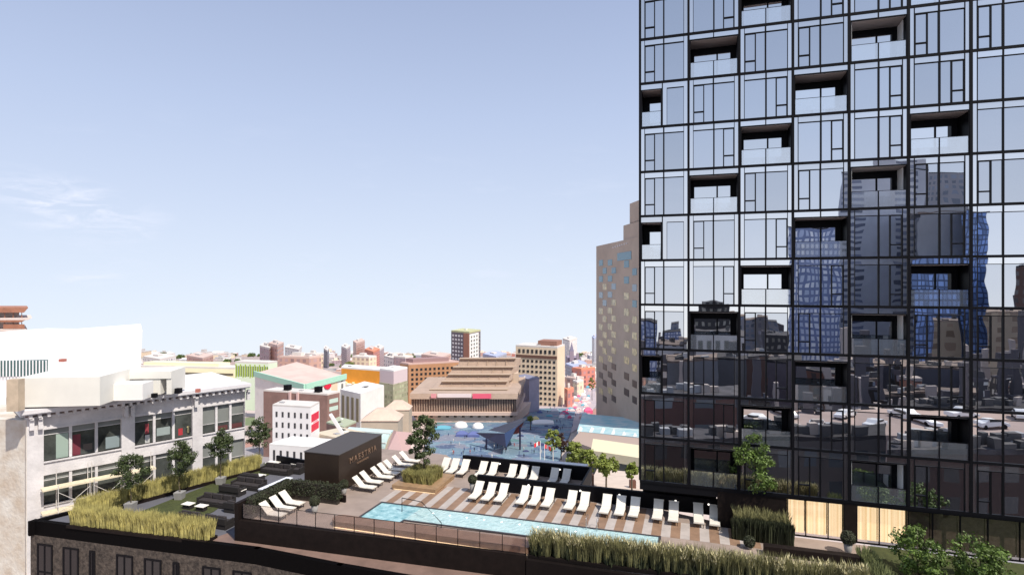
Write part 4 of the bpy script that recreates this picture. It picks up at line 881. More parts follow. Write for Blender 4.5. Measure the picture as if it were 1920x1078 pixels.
# arcade with white columns
r, A, B, Cc, D, zt, z0 = blk('arcade_building', 'low white hall with tall cream columns along its front', 'building', (638, 196), (676, 176), (720, 215), 741, white, zb=-38, roof=rm_w)
face_windows(r, A, B, zt - 8.5, zt - 1, 4, 1, .5, .95, mat('olive_bay', (.30, .26, .16), .8)); 
# beige pavilion roofs and curved glass
def cone_roof(cx, y0, y1, w, Y, lab, m):
    r = empty('pavilion_roof', (X_(cx, Y), Y, yz(y1, Y)), lab, 'pavilion'); hw = w / 2 / F * Y; mb = MB(); zb_ = yz(y1, Y); zt_ = yz(y0, Y); x_ = X_(cx, Y)
    mb.add([(x_ - hw, Y - hw * .5, zb_), (x_ + hw, Y - hw * .5, zb_), (x_ + hw, Y + hw, zb_), (x_ - hw, Y + hw, zb_), (x_ - hw * .3, Y, zt_), (x_ + hw * .3, Y, zt_), (x_ + hw * .3, Y + hw * .5, zt_), (x_ - hw * .3, Y + hw * .5, zt_)], [(0, 1, 5, 4), (1, 2, 6, 5), (2, 3, 7, 6), (3, 0, 4, 7), (4, 5, 6, 7)]); mb.build('roof', m, r)
    mb = MB(); mb.box(x_ - hw * .94, x_ + hw * .94, Y - hw * .44, Y + hw * .94, -SL * Y - 4, zb_ + .02); mb.build('wall', concrete, r)
pkr = mat('pink_beige_roof', (.60, .46, .38), .85, var=.1, vs=.3)
cone_roof(715, 767, 785, 72, 165, 'pink beige hipped roof left of the plaza', pkr); cone_roof(745, 752, 766, 50, 215, 'smaller hipped roof behind the larger one near the theatre', pkr)
cv = empty('glass_vault', (X_(705, 120), 120, -14), 'pale green curved glass vault roof right behind the bronze pavilion', 'glass roof')
mb = MB(); A_ = P(655, 800, 128); B_ = P(738, 806, 118); ax = (B_ - A_); k0 = 0; nseg = 10
for i in range(nseg + 1):
    th = math.pi * .55 * i / nseg; off = Vector((-.15, -1, 0)) * (5.5 * math.sin(th)) + Vector((0, 0, -1)) * (4.4 * (1 - math.cos(th)))
    for s_ in (0, 1): mb.v.append(A_ + ax * s_ + off)
for i in range(nseg): mb.f.append([2 * i, 2 * i + 1, 2 * i + 3, 2 * i + 2]); mb.mi.append(0)
n_ = len(mb.v); mb.v += [v_ + Vector((0, .2, -.25)) for v_ in mb.v[:n_]]
for i in range(nseg): mb.f.append([n_ + 2 * i, n_ + 2 * i + 2, n_ + 2 * i + 3, n_ + 2 * i + 1]); mb.mi.append(0)
mb.build('vault', mat('pale_green_glazing', (.60, .74, .70), .25, var=.08, vs=.4), cv)
for i in (2, 5, 8):
    th = math.pi * .55 * i / nseg; off = Vector((-.15, -1, 0)) * (5.55 * math.sin(th)) + Vector((0, 0, -1)) * (4.4 * (1 - math.cos(th)) - .06); b2 = MB(); b2.tube([A_ + off, B_ + off], .1, 5); b2.build('rib', white, cv)
mb = MB(); mb.add([B_, B_ + Vector((-.15, -1, 0)) * 5.4 + Vector((0, 0, -4.2)), B_ + Vector((3, 1, -9)), B_ + Vector((3, 4, -1.5)), B_ + Vector((0, 3, -1)), B_ + Vector((-.8, -5, -9))], [(0, 1, 5, 2, 3, 4)]); mb.build('end_wall', mat('mauve_wall', (.46, .32, .32), .8), cv)
# orange building
org = mat('orange_panel', (.75, .30, .03), .6, var=.1, vs=.2)
r, A, B, Cc, D, zt, z0 = blk('orange_building', 'vivid orange building with a curved left end behind the white hall', 'building', (640, 262), (718, 240), (722, 262), 696, org, zb=-40, roof=rm_w)
bx('white_base', r, A, B, Cc, -.05, 1.02, -.3, .0, z0, yz(716, 250), white)
for i in range(5): bx('lamp_opening', r, A, B, Cc, .1 + i * .18, .15 + i * .18, -.32, 0, yz(717, 250), yz(713, 250), mat('cream_opening', (.85, .70, .45), .7))
r, A, B, Cc, D, zt, z0 = blk('pinkish_building', 'pale pink block with a glazed lower half left of the brick orange building', 'building', (712, 235), (738, 222), (764, 245), 697, mat('pale_pink_panel', (.66, .54, .56), .7), zb=-50, roof=rm_w)
bx('glazed_storeys', r, A, B, Cc, -.02, 1.01, -.03, 1.01, z0, yz(717, 226), grid_mat('olive_curtain_wall', (.40, .38, .26), (.22, .23, .15), 1.6, 1.8, .3, .4))
# brick orange-brown building with window grid
obr = mat('orange_brick', (.46, .24, .13), .85, var=.1, vs=.2)
r, A, B, Cc, D, zt, z0 = blk('brick_building', 'orange brown brick building with a regular grid of square dark windows', 'building', (750, 330), (766, 318), (862, 345), 684, obr, zb=-60, roof=mat('pinkish_roof', (.60, .42, .38), .9))
face_windows(r, B, Cc, yz(738, 325), zt - 1.5, 11, 6, .5, .5, dkwin, proud=.15)
bx('roof_plant', r, A, B, Cc, .1, .9, .1, .8, zt, zt + 3, mat('mauve_plant_room', (.35, .22, .22), .8))
# black and white tower with yellow top
r, A, B, Cc, D, zt, z0 = blk('apartment_tower', 'tall dark and white apartment tower with a yellow edged roof on the skyline', 'tower', (846, 620), (880, 600), (901, 630), 625, mat('dark_mauve_concrete', (.16, .13, .15), .8), zb=-110, roof=mat('yellow_edge', (.50, .50, .28), .7))
face_windows(r, A, B, zt - 30, zt - 1.5, 4, 7, .55, .5, mat('pale_window', (.7, .66, .66), .5), proud=.3, u1=.68)
bx('brick_stripe', r, A, B, Cc, .7, .99, -.03, 0, z0, zt - .3, mat('rust_brick', (.40, .18, .12), .8)); bx('white_side', r, A, B, Cc, 1.0, 1.015, .0, .8, z0, zt - 1, white)
face_windows(r, B + (Cc - B) * .0, Cc, zt - 34, zt - 2, 4, 8, .4, .5, greywin, proud=.8)
# brutalist theatre with stepped roof
th_m = mat('ribbed_tan_concrete', (.42, .315, .25), .85, var=.1, vs=.25, bump=.12, bs=1.2)
thr = empty('theatre', (X_(870, 285), 285, -36), 'large tan concrete theatre with stepped sloping roof tiers above a glazed foyer', 'theatre')
def slab(name, x0, x1, yt, yb, Y, dep, m, skew=0, xb0=None, xb1=None, sk=0):
    a0 = X_(x0, Y); a1 = X_(x1, Y); b0 = X_(x0 if xb0 is None else xb0, Y); b1 = X_(x1 if xb1 is None else xb1, Y); zt = yz(yt, Y); zb_ = yz(yb, Y); mb = MB()
    mb.hexa([(b0, Y, zb_), (b1, Y, zb_), (b1 + sk, Y + dep, zb_), (b0 + sk * .3, Y + dep, zb_), (a0, Y + skew, zt), (a1, Y + skew, zt), (a1 + sk, Y + dep, zt), (a0 + sk * .3, Y + dep, zt)]); return mb.build(name, m, thr)
tiers = [(862, 966, 673, 687, 858, 966, 290, 6), (850, 962, 689, 701, 842, 962, 284, 10), (840, 956, 703, 714, 831, 957, 278, 14), (828, 950, 716, 729, 818, 952, 272, 18), (806, 950, 731, 741, 776, 966, 263, 24)]
ledge_m = mat('tier_ledge', (.46, .35, .265), .85); joint_m = mat('tier_joint', (.26, .19, .145), .9)  # paler ledges, and darker joint strips below each roof tier
for x0, x1, y0, y1, xb0, xb1, Y_, dp_ in tiers:
    slab('roof_tier', x0, x1, y0, y1, Y_, dp_, th_m, .8, xb0, xb1, 3); slab('tier_ledge', x0 - 1, x1 + 1, y0 - 1.3, y0 - .1, Y_ - .4, 3, ledge_m, 0, sk=.4); slab('tier_joint', xb0 + 1, xb1 - 1, y1 + .1, y1 + 3, Y_ - .2, 5, joint_m, 0)
    for k_ in range(1, 6): xm = x0 + (x1 - x0) * k_ / 6; slab('rib', xm, xm + .8, y0, y1, Y_ - .5, .9, ledge_m, .8, xb0 + (xb1 - xb0) * k_ / 6, xb0 + (xb1 - xb0) * k_ / 6 + .8)
slab('side_wall', 948, 972, 700, 736, 285, 14, mat('lit_side_concrete', (.55, .44, .35), .85), 0, 948, 976)  # paler copy of the tier concrete: sunlight painted into the side wall
slab('fascia', 768, 971, 738, 748, 255, 46, th_m, .5, 768, 971, 4.3)
slab('foyer_slab', 768, 971, 773, 779, 255, 46, mat('pinkish_concrete', (.58, .44, .38), .8), 0, 768, 971, 4.3)
slab('foyer_glazing', 771, 968, 748, 773, 257, 40, mat('bronze_foyer_glass', (.17, .11, .09), .3, var=.4, vs=.4), 0, 771, 968, 4)
for i in range(42):
    x_ = 771.5 + i * 4.72; slab('mullion', x_, x_ + .9, 748, 773, 256.4, .5, mat('tan_mullion', (.50, .38, .30), .7))
slab('lower_storey', 776, 966, 779.1, 800, 256.6, 30, mat('pale_pink_wall', (.66, .50, .42), .8), 0, 790, 962, 8)  # pale pinkish lower storey below the foyer slab
for i in range(13): slab('foyer_bracket', 776 + i * 15, 781 + i * 15, 779.2, 782, 255.4, 1.1, bronze2)
slab('banner', 820, 884, 738, 745, 254.2, .3, mat('pale_banner', (.78, .66, .66), .7)); slab('banner', 886, 921, 738, 747, 254.2, .3, mat('red_pink_banner', (.80, .12, .20), .7)); slab('banner', 808, 818, 738, 746, 254.2, .3, mat('pink_banner', (.7, .3, .33), .7))
# blue grey block right of it and cream office tower
r, A, B, Cc, D, zt, z0 = blk('slate_building', 'slate blue windowless block between theatre and cream office tower', 'building', (966, 330), (992, 300), (1011, 318), 714, mat('slate_wall', (.30, .29, .38), .8, var=.1, vs=.2), zb=-60, roof=mat('slate_roof', (.22, .22, .30), .8))
crt = mat('cream_office_stone', (.72, .58, .42), .8, var=.06, vs=.15)
r, A, B, Cc, D, zt, z0 = blk('office_tower', 'cream office tower with rows of paired dark windows and a brown rooftop block', 'tower', (967, 345), (1045, 335), (1059, 350), 653, crt, zb=-60)
face_windows(r, A, B, yz(762, 338), zt - 6.6, 9, 9, .52, .45, dkwin, proud=.2, u0=.04, u1=.98, maxn=84)
face_windows(r, A, B, zt - 4.2, zt - .6, 9, 1, .5, .6, dkwin, proud=.2, u0=.04, u1=.98)
bx('dark_band', r, A, B, Cc, .01, .99, -.025, 0, zt - 6.2, zt - 4.6, mat('brown_band', (.14, .07, .05), .8)); bx('rooftop_block', r, A, B, Cc, .5, .95, .2, .9, zt + .5, yz(638, 345), mat('brown_plant_block', (.30, .15, .11), .8))
bx('left_pier', r, A, B, Cc, -.06, .0, .02, .6, z0, yz(680, 340), mat('slate_wall', (.30, .29, .38), .8))
# grey hotel tower with staggered windows
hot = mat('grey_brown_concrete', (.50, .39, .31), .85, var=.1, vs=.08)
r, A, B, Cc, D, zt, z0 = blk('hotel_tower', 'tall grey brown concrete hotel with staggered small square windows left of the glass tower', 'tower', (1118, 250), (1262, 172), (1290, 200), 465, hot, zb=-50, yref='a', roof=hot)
e1 = (B - A); le = e1.length; e1 = e1 / le
def th_(px): k = (px - HX) / F; return (A.x - k * A.y) / (k * e1.y - e1.x) / le
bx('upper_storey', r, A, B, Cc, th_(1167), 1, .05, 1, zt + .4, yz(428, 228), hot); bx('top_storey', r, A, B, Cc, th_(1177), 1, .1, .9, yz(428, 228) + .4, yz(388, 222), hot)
e2n = Vector((e1.y, -e1.x))
tealw = mat('teal_reflecting_window', (.10, .22, .28), .2); yelw = mat('yellow_reflecting_window', (.62, .50, .28), .3, var=.5, vs=.6); drkw = mat('brown_window', (.07, .055, .055), .3); blw = mat('pale_blue_window', (.26, .33, .38), .25)  # sky reflections painted into the teal and yellow window colours
rl = WL[r.name]; cnt = 0
for ci, (px, w_, off) in enumerate(((1127, 7, 0), (1134, 7, 15), (1144, 8, 0), (1151, 8, 15), (1175, 9, 3), (1190, 8, 18))):
    for k_ in range(9):
        y = 488 + k_ * 30 + off
        s0 = th_(px - w_ / 2) * le; s1 = th_(px + w_ / 2) * le; p = A + e1 * s0; q = A + e1 * s1; Ym = (p.y + q.y) / 2
        zc = zt - (y - 465) / F * 250 * (1.0) if False else yz(y + (px - 1118) * -.04, Ym)
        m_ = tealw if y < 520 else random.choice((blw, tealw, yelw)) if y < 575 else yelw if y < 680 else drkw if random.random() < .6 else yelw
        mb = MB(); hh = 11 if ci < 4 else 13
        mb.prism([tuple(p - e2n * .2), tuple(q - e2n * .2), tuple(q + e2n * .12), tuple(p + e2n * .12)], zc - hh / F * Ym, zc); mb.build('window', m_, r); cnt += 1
mb = MB(); p = A + e1 * th_(1158) * le; q = A + e1 * th_(1184) * le; mb.prism([tuple(p - e2n * .2), tuple(q - e2n * .2), tuple(q + e2n * .15), tuple(p + e2n * .15)], yz(491, 230), yz(477, 230)); mb.build('wide_window', tealw, r)
# name letters high on the facade: tiny pale marks
mb = MB()
for k_ in range(7):
    p = A + e1 * th_(1150 + k_ * 4.2) * le; q = p + e1 * .5; mb.prism([tuple(p), tuple(q), tuple(q + e2n * .3), tuple(p + e2n * .3)], yz(467 - k_ * .4, 232), yz(464 - k_ * .4, 232))
o = mb.build('roof_letters', mat('pale_letters', (.75, .7, .7), .6), r); o['kind'] = 'stuff'
# low plaza building on the right with turquoise roof
tq = mat('turquoise_roof', (.20, .50, .58), .7, col2=(.60, .66, .66), vs=.25)
r = empty('plaza_building', (X_(1150, 160), 165, -22), 'low beige building with turquoise and white ridged roof below the hotel tower', 'building')
def gpoly(name, root, pts, Y0, zf, m, th=.4):
    pass
def hexpx(name, root, front, back, th, m):
    """front: [(x,y,Y) left, right], back the same; slab of thickness th hanging down"""
    a_, b_ = [P(*v_) for v_ in front]; d_, c_ = [P(*v_) for v_ in back]; dz = Vector((0, 0, th)); mb = MB(); mb.hexa([a_ - dz, b_ - dz, c_ - dz, d_ - dz, a_, b_, c_, d_]); return mb.build(name, m, root)
hexpx('roof', r, [(1082, 808, 182), (1262, 826, 150)], [(1092, 775, 232), (1262, 790, 200)], 1.5, tq)
for i in range(9):
    t_ = i / 8; x0 = 1092 + t_ * 165; hexpx('roof_ridge', r, [(x0 - 8, 807 + t_ * 16, 181 - 30 * t_), (x0 - 2, 807.5 + t_ * 16, 181 - 30 * t_)], [(x0 - 2, 795 + t_ * 16, 200 - 30 * t_), (x0 + 4, 795.5 + t_ * 16, 200 - 30 * t_)], .8, mat('white_ridge', (.75, .75, .72), .7))
hexpx('beige_roof', r, [(1072, 826, 160), (1118, 842, 140)], [(1088, 808, 182), (1262, 828, 150)], 7, mat('beige_terrace', (.42, .32, .27), .9))
A_ = P(1112, 826, 140); B_ = P(1262, 848, 118)
hexpx('yellow_parapet', r, [(1108, 844, 138), (1262, 868, 116)], [(1112, 822, 143), (1262, 843, 121)], 1.9, mat('cream_parapet', (.84, .76, .52), .8))
hexpx('glass_front', r, [(1112, 858, 139.5), (1262, 885, 117.5)], [(1114, 846, 145), (1262, 868, 124)], 5, mat('dark_shop_glass', (.04, .06, .065), .15))
hexpx('body', r, [(1116, 858, 143), (1262, 885, 122)], [(1090, 836, 160), (1262, 860, 150)], 9, concrete)
# beige forecourt and its doors
r = empty('stair_block', (X_(1150, 100), 100, -12), 'pale beige low block with small brown doors between the pool terrace and the glass tower', 'building')
hexpx('body', r, [(1096, 925, 88), (1262, 948, 84)], [(1120, 878, 116), (1262, 892, 110)], 8, mat('warm_pale_stone', (.60, .49, .41), .85, var=.1, vs=.5))
for x_, y_ in ((1108, 895), (1187, 905)): 
    mb = MB(); p = P(x_, y_ + 10, 95); mb.box(p.x - .5, p.x + .5, p.y, p.y + .8, p.z - 1, p.z + 1.2); mb.build('door', mat('brown_door', (.14, .06, .04), .7), r)
mb = MB(); p = P(1102, 905, 92); mb.box(p.x - .6, p.x + .6, p.y - .5, p.y + .6, p.z - 1, p.z + .6); mb.build('white_box', bigw, r)

# ------------------------------------------------------------ plaza and street
pz = bpy.data.materials.new('shaded_blue_plaza'); pz.use_nodes = True; t = pz.node_tree; b = t.nodes['Principled BSDF']; b.inputs['Roughness'].default_value = .8
g = t.nodes.new('ShaderNodeNewGeometry'); v = t.nodes.new('ShaderNodeTexVoronoi'); v.inputs['Scale'].default_value = .16; nn = t.nodes.new('ShaderNodeTexNoise'); nn.inputs['Scale'].default_value = .06; nn.inputs['Detail'].default_value = 3
t.links.new(g.outputs['Position'], nn.inputs['Vector']); vm = t.nodes.new('ShaderNodeVectorMath'); vm.operation = 'MULTIPLY_ADD'; vm.inputs[1].default_value = (16, 16, 0); t.links.new(nn.outputs['Color'], vm.inputs[0]); t.links.new(g.outputs['Position'], vm.inputs[2]); t.links.new(vm.outputs[0], v.inputs['Vector'])
sc_ = t.nodes.new('ShaderNodeSeparateColor'); t.links.new(v.outputs['Color'], sc_.inputs[0]); rp = t.nodes.new('ShaderNodeValToRGB'); t.links.new(sc_.outputs[0], rp.inputs[0]); cr = rp.color_ramp; cr.interpolation = 'CONSTANT'
cr.elements[0].color = (0.149, 0.229, 0.298, 1); cr.elements[1].position = .9; cr.elements[1].color = (0.09, 0.20, 0.21, 1)  # patch pattern whose blue tone holds the hotel's shade as colour
for p_, c_ in ((.28, (0.105, 0.167, 0.26, 1)), (.45, (0.205, 0.217, 0.273, 1)), (.68, (0.167, 0.26, 0.322, 1)), (.82, (0.074, 0.105, 0.186, 1))): e = cr.elements.new(p_); e.color = c_
n2_ = t.nodes.new('ShaderNodeTexNoise'); n2_.inputs['Scale'].default_value = 1.0; n2_.inputs['Detail'].default_value = 4; t.links.new(g.outputs['Position'], n2_.inputs['Vector'])
r3 = t.nodes.new('ShaderNodeValToRGB'); r3.color_ramp.elements[0].position = .62; r3.color_ramp.elements[1].position = .68; t.links.new(n2_.outputs[0], r3.inputs[0])
mxx = t.nodes.new('ShaderNodeMix'); mxx.data_type = 'RGBA'; t.links.new(r3.outputs[0], mxx.inputs[0]); t.links.new(rp.outputs[0], mxx.inputs[6]); mxx.inputs[7].default_value = (.40, .46, .55, 1); t.links.new(mxx.outputs[2], b.inputs['Base Color'])
gsheet('plaza', [(770, 900), (812, 800), (830, 782), (985, 782), (1004, 766), (1080, 766), (1070, 812), (1050, 860), (1050, 900)], pz, .3)
gsheet('road', [(1004, 765), (1092, 672), (1112, 672), (1118, 760), (1090, 800), (1072, 812)], mat('road_surface', (.34, .31, .35), .9, col2=(.55, .45, .45), vs=.05), .25)
gsheet('square', [(600, 830), (700, 790), (770, 778), (812, 800), (765, 900), (600, 900)], mat('beige_square', (.62, .50, .45), .9, var=.1, vs=.1), .25)
gsheet('pavement', [(1050, 860), (1072, 812), (1120, 840), (1200, 870), (1262, 960), (1040, 960)], mat('warm_pavement', (.50, .42, .37), .9, var=.1, vs=.2), .28)
# folded dark stage canopy
cn = empty('stage_canopy', (*GP(945, 845).xy, -SL * GZ(845)), 'large folded dark navy angular canopy standing on the bluish plaza', 'canopy')
navy = mat('navy_panel', (.014, .014, .045), .5, var=.2, vs=.3); navy2 = mat('blue_panel', (.03, .055, .13), .5); redm = mat('dark_red_panel', (.14, .02, .02), .6)
YS = 178
def tri3(pts, m, th=1.2): 
    q = [P(*v_) for v_ in pts]; n = len(q); mb = MB(); k = [v_ + Vector((.2, th, -.3)) for v_ in q]
    mb.add(q + k, [list(range(n))[::-1], list(range(n, 2 * n))] + [(i, (i + 1) % n, n + (i + 1) % n, n + i) for i in range(n)]); return mb.build('folded_panel', m, cn)
tri3([(892, 811, 190), (946, 812, 178), (949, 838, 172), (912, 822, 184)], navy)
tri3([(946, 812, 178), (989, 785, 186), (968, 800, 178), (949, 838, 172)], navy2); tri3([(915, 806, 200), (978, 784, 200), (988, 785, 186.5), (946, 811.5, 179)], mat('blue_black_roof', (.02, .025, .05), .5)); tri3([(952, 816, 184), (982, 790, 188), (972, 812, 188), (958, 815, 186)], redm)
for px in (912, 949, 975): p = P(px, 822 if px != 975 else 800, 182); mb = MB(); mb.tube([(p.x, p.y, -SL * p.y), (p.x, p.y, p.z)], .3, 6); mb.build('support', navy, cn)
# tents and stalls on the plaza
def tent(px, py, w, h, lab, m, dome=False, grp='event tents around the plaza'):
    g_ = GP(px, py); r = empty('event_tent', tuple(g_), lab, 'tent', grp); s_ = w / F * g_.y / 2; hh = h / F * g_.y; mb = MB()
    if dome: mb.lathe(tuple(g_), [(s_, 0), (s_ * .98, hh * .4), (s_ * .8, hh * .75), (s_ * .4, hh * .95), (.05, hh)], 14)
    else:
        x, y, z = g_; mb.add([(x - s_, y - s_ * .6, z + hh * .55), (x + s_, y - s_ * .6, z + hh * .55), (x + s_, y + s_ * .6, z + hh * .55), (x - s_, y + s_ * .6, z + hh * .55), (x - s_ * .3, y, z + hh), (x + s_ * .3, y, z + hh), (x - s_, y - s_ * .6, z), (x + s_, y - s_ * .6, z), (x + s_, y + s_ * .6, z), (x - s_, y + s_ * .6, z)], [(0, 1, 5, 4), (1, 2, 5), (2, 3, 4, 5), (3, 0, 4), (6, 7, 1, 0), (7, 8, 2, 1), (8, 9, 3, 2), (9, 6, 0, 3)])
    mb.build('canvas', m, r, smooth=dome)
wt = mat('white_canvas', (.82, .80, .80), .7); bt_ = mat('blue_canvas', (.10, .13, .32), .7); tl_ = mat('teal_canvas', (.12, .36, .46), .7); rd_ = mat('pink_red_canvas', (.72, .12, .25), .7); yl_ = mat('yellow_canvas', (.80, .66, .30), .7)
tent(864, 802, 26, 12, 'left white dome tent below the theatre', wt, True); tent(896, 804, 22, 12, 'right white dome tent below the theatre', wt, True)
tent(830, 806, 30, 9, 'flat teal canopy tent at the left of the plaza', tl_); tent(866, 819, 22, 12, 'left one of two blue roofed market tents', bt_); tent(888, 820, 22, 12, 'right one of two blue roofed market tents', bt_)
tent(1103, 775, 16, 12, 'pink red tent beside the hotel at the end of the street', rd_); tent(1018, 796, 40, 10, 'long white awning tent at the street corner', wt); tent(1004, 790, 14, 10, 'cream tent beside the theatre corner', yl_); tent(1092, 786, 12, 10, 'small pale pink kiosk tent below the red one', mat('pale_pink', (.7, .5, .48), .7))
tent(1040, 772, 14, 7, 'white stall at the start of the busy street', wt); tent(1060, 763, 12, 6, 'pale pink stall in the middle of the street', mat('pale_pink', (.7, .5, .48), .7)); tent(1082, 753, 10, 6, 'orange stall farther up the busy street', mat('orange_canvas', (.8, .35, .2), .7)); tent(1052, 750, 9, 5, 'white parasol stall beside the cream tower', wt); tent(1094, 742, 9, 5, 'small white stall farther up the street', wt)
tent(1012, 775, 10, 5, 'small blue stall at the foot of the cream tower', bt_); tent(1030, 782, 12, 5, 'teal stall in the shade of the cream tower', tl_)
random.seed(31)
for i in range(60):
    f = random.random(); py = 785 - 70 * f; px = random.uniform(1046 + 40 * f, 1104 + 8 * f); k = random.choices(range(4), (5, 3, 2, 2))[0]
    tent(px, py, random.uniform(6, 12) * (1 - .4 * f), random.uniform(4, 7) * (1 - .3 * f), ['small white market stall in the crowded street', 'small pink market stall in the crowded street', 'small red market stall in the crowded street', 'small teal market stall in the crowded street'][k], [wt, mat('pale_pink', (.7, .5, .48), .7), rd_, tl_][k], grp=['small white street stalls', 'small pink street stalls', 'small red street stalls', 'small teal street stalls'][k])
nv_ = mat('navy_canvas', (.03, .04, .12), .7)
for i in range(22):
    px, py = random.uniform(975, 1052), random.uniform(780, 850); tent(px, py, random.uniform(6, 12), random.uniform(3, 6), 'small dark blue parasol on the bluish plaza', nv_, grp='small dark blue parasols on the plaza')
# flag poles
for i, (px, lab, cc) in enumerate(((1013, 'flag pole with a red and white flag in front of the plaza', (.8, .03, .04)), (1021, 'second flag pole with a red flag near the trees', (.7, .04, .05)), (1037, 'bare pale flag pole near the green trees', None))):
    p = P(px, 872, 105); r = empty('flag_pole', (p.x, p.y, -SL * 105), lab, 'flag pole'); mb = MB(); zt = yz(826 + i * 6, 105); mb.tube([(p.x, p.y, -SL * 105), (p.x, p.y, zt)], [.12, .06], 6); mb.build('pole', wt, r)
    if cc:
        for k_, (f0, f1, col) in enumerate(((0, .35, cc), (.35, .65, (.85, .82, .82)), (.65, 1, cc))):
            mb = MB(); sgn = -1 if i == 0 else 1
            q = [(p.x + sgn * 1.1 * f, p.y + .3 * math.sin(f * 5), zt - .1 - .35 * f) for f in (f0, (f0 + f1) / 2, f1)]; vs = []
            for a_ in q: vs += [Vector(a_), Vector(a_) - Vector((0, 0, .7)), Vector(a_) + Vector((0, .03, 0)), Vector(a_) + Vector((0, .03, -.7))]
            mb.add(vs, [(0, 1, 5, 4), (4, 5, 9, 8), (2, 6, 7, 3), (6, 10, 11, 7)]); mb.build('flag', mat('flag_%d' % int(col[1] * 100), col, .7), r)
# people
def person_mesh(m):
    mb = MB(); mb.lathe((0, 0, 0), [(.05, 1.46), (.075, 1.5), (.105, 1.6), (.10, 1.7), (.05, 1.76)], 8)
    mb.lathe((0, 0, 0), [(.15, .82), (.17, .95), (.15, 1.15), (.20, 1.38), (.16, 1.44), (.05, 1.48)], 8)
    for s_ in (-1, 1):
        mb.tube([(s_ * .09, .12 * s_, 0), (s_ * .09, .05 * s_, .45), (s_ * .08, 0, .88)], [.05, .06, .09], 6); mb.tube([(s_ * .2, 0, 1.38), (s_ * .25, .03, 1.1), (s_ * .22, -.1 * s_, .85)], [.055, .045, .035], 6)
    o = mb.build('person', m, smooth=True); md = o.data; bpy.data.objects.remove(o); return md
pm = [person_mesh(mat('dark_clothes', (.03, .03, .05), .8)), person_mesh(mat('blue_clothes', (.06, .09, .22), .8)), person_mesh(mat('red_clothes', (.35, .06, .06), .8)), person_mesh(mat('pale_clothes', (.6, .58, .56), .8))]
pl_ = ['person in dark clothes on the plaza or street below', 'person in dark blue clothes on the plaza or street below', 'person in red clothes on the plaza or street below', 'person in pale clothes on the plaza or street below']
random.seed(21)
for i in range(110):
    if i < 55: px, py = random.uniform(835, 1050), random.uniform(815, 862)
    else:
        f = random.random(); py = 812 - 110 * f ** .7; px = random.uniform(1008 + 75 * f, 1086 + 22 * f)
    k = random.choices(range(4), (5, 3, 1, 2))[0]; o = bpy.data.objects.new('person', pm[k]); C.objects.link(o); o.location = GP(px, py, .32); o.rotation_euler = (0, 0, random.uniform(0, 6)); o['label'] = pl_[k]; o['category'] = 'person'; o['group'] = ['people in dark clothes', 'people in blue clothes', 'people in red clothes', 'people in pale clothes'][k]
    s_ = .72; o.scale = (s_, s_, s_)
# trees at street level
def street_tree(px, pyt, pyb, Y, rp_, lab, m, seed):
    x = X_(px, Y); zt = yz(pyt, Y); zb_ = yz(pyb, Y); g0 = -SL * Y
    make_tree('street_tree', lab, 'tree', x, Y, g0, max(1, zb_ - g0), rp_ / F * Y, (zb_ - g0, zt - g0), m, 2600, .22, 34, .2, seed=seed)
street_tree(1037, 800, 845, 150, 15, 'tall dark green street tree beside the plaza flag poles', leafC, 31); street_tree(1052, 812, 848, 165, 13, 'dark reddish street tree behind the green one', mat('dark_red_leaf', (.06, .03, .025), .7, var=.4, vs=1), 32)
street_tree(1078, 828, 872, 100, 20, 'light green tree, left of the three beyond the rear loungers', leafC, 33); street_tree(1103, 846, 884, 94, 22, 'light green tree, middle of the three beyond the rear loungers', leafC, 34); street_tree(1136, 850, 888, 92, 22, 'light green tree, right of the three beyond the rear loungers', leafC, 35)
street_tree(1110, 705, 730, 380, 6, 'small yellow green tree against the left edge of the hotel tower', leafC, 36); street_tree(655, 678, 688, 420, 9, 'round green treetop left of the orange building', leafC, 37); street_tree(995, 778, 790, 230, 6, 'small lime tree at the theatre corner', leafC, 38)
street_tree(1185, 868, 895, 90, 12, 'low yellow leafed tree close to the glass tower edge', leafC, 39)

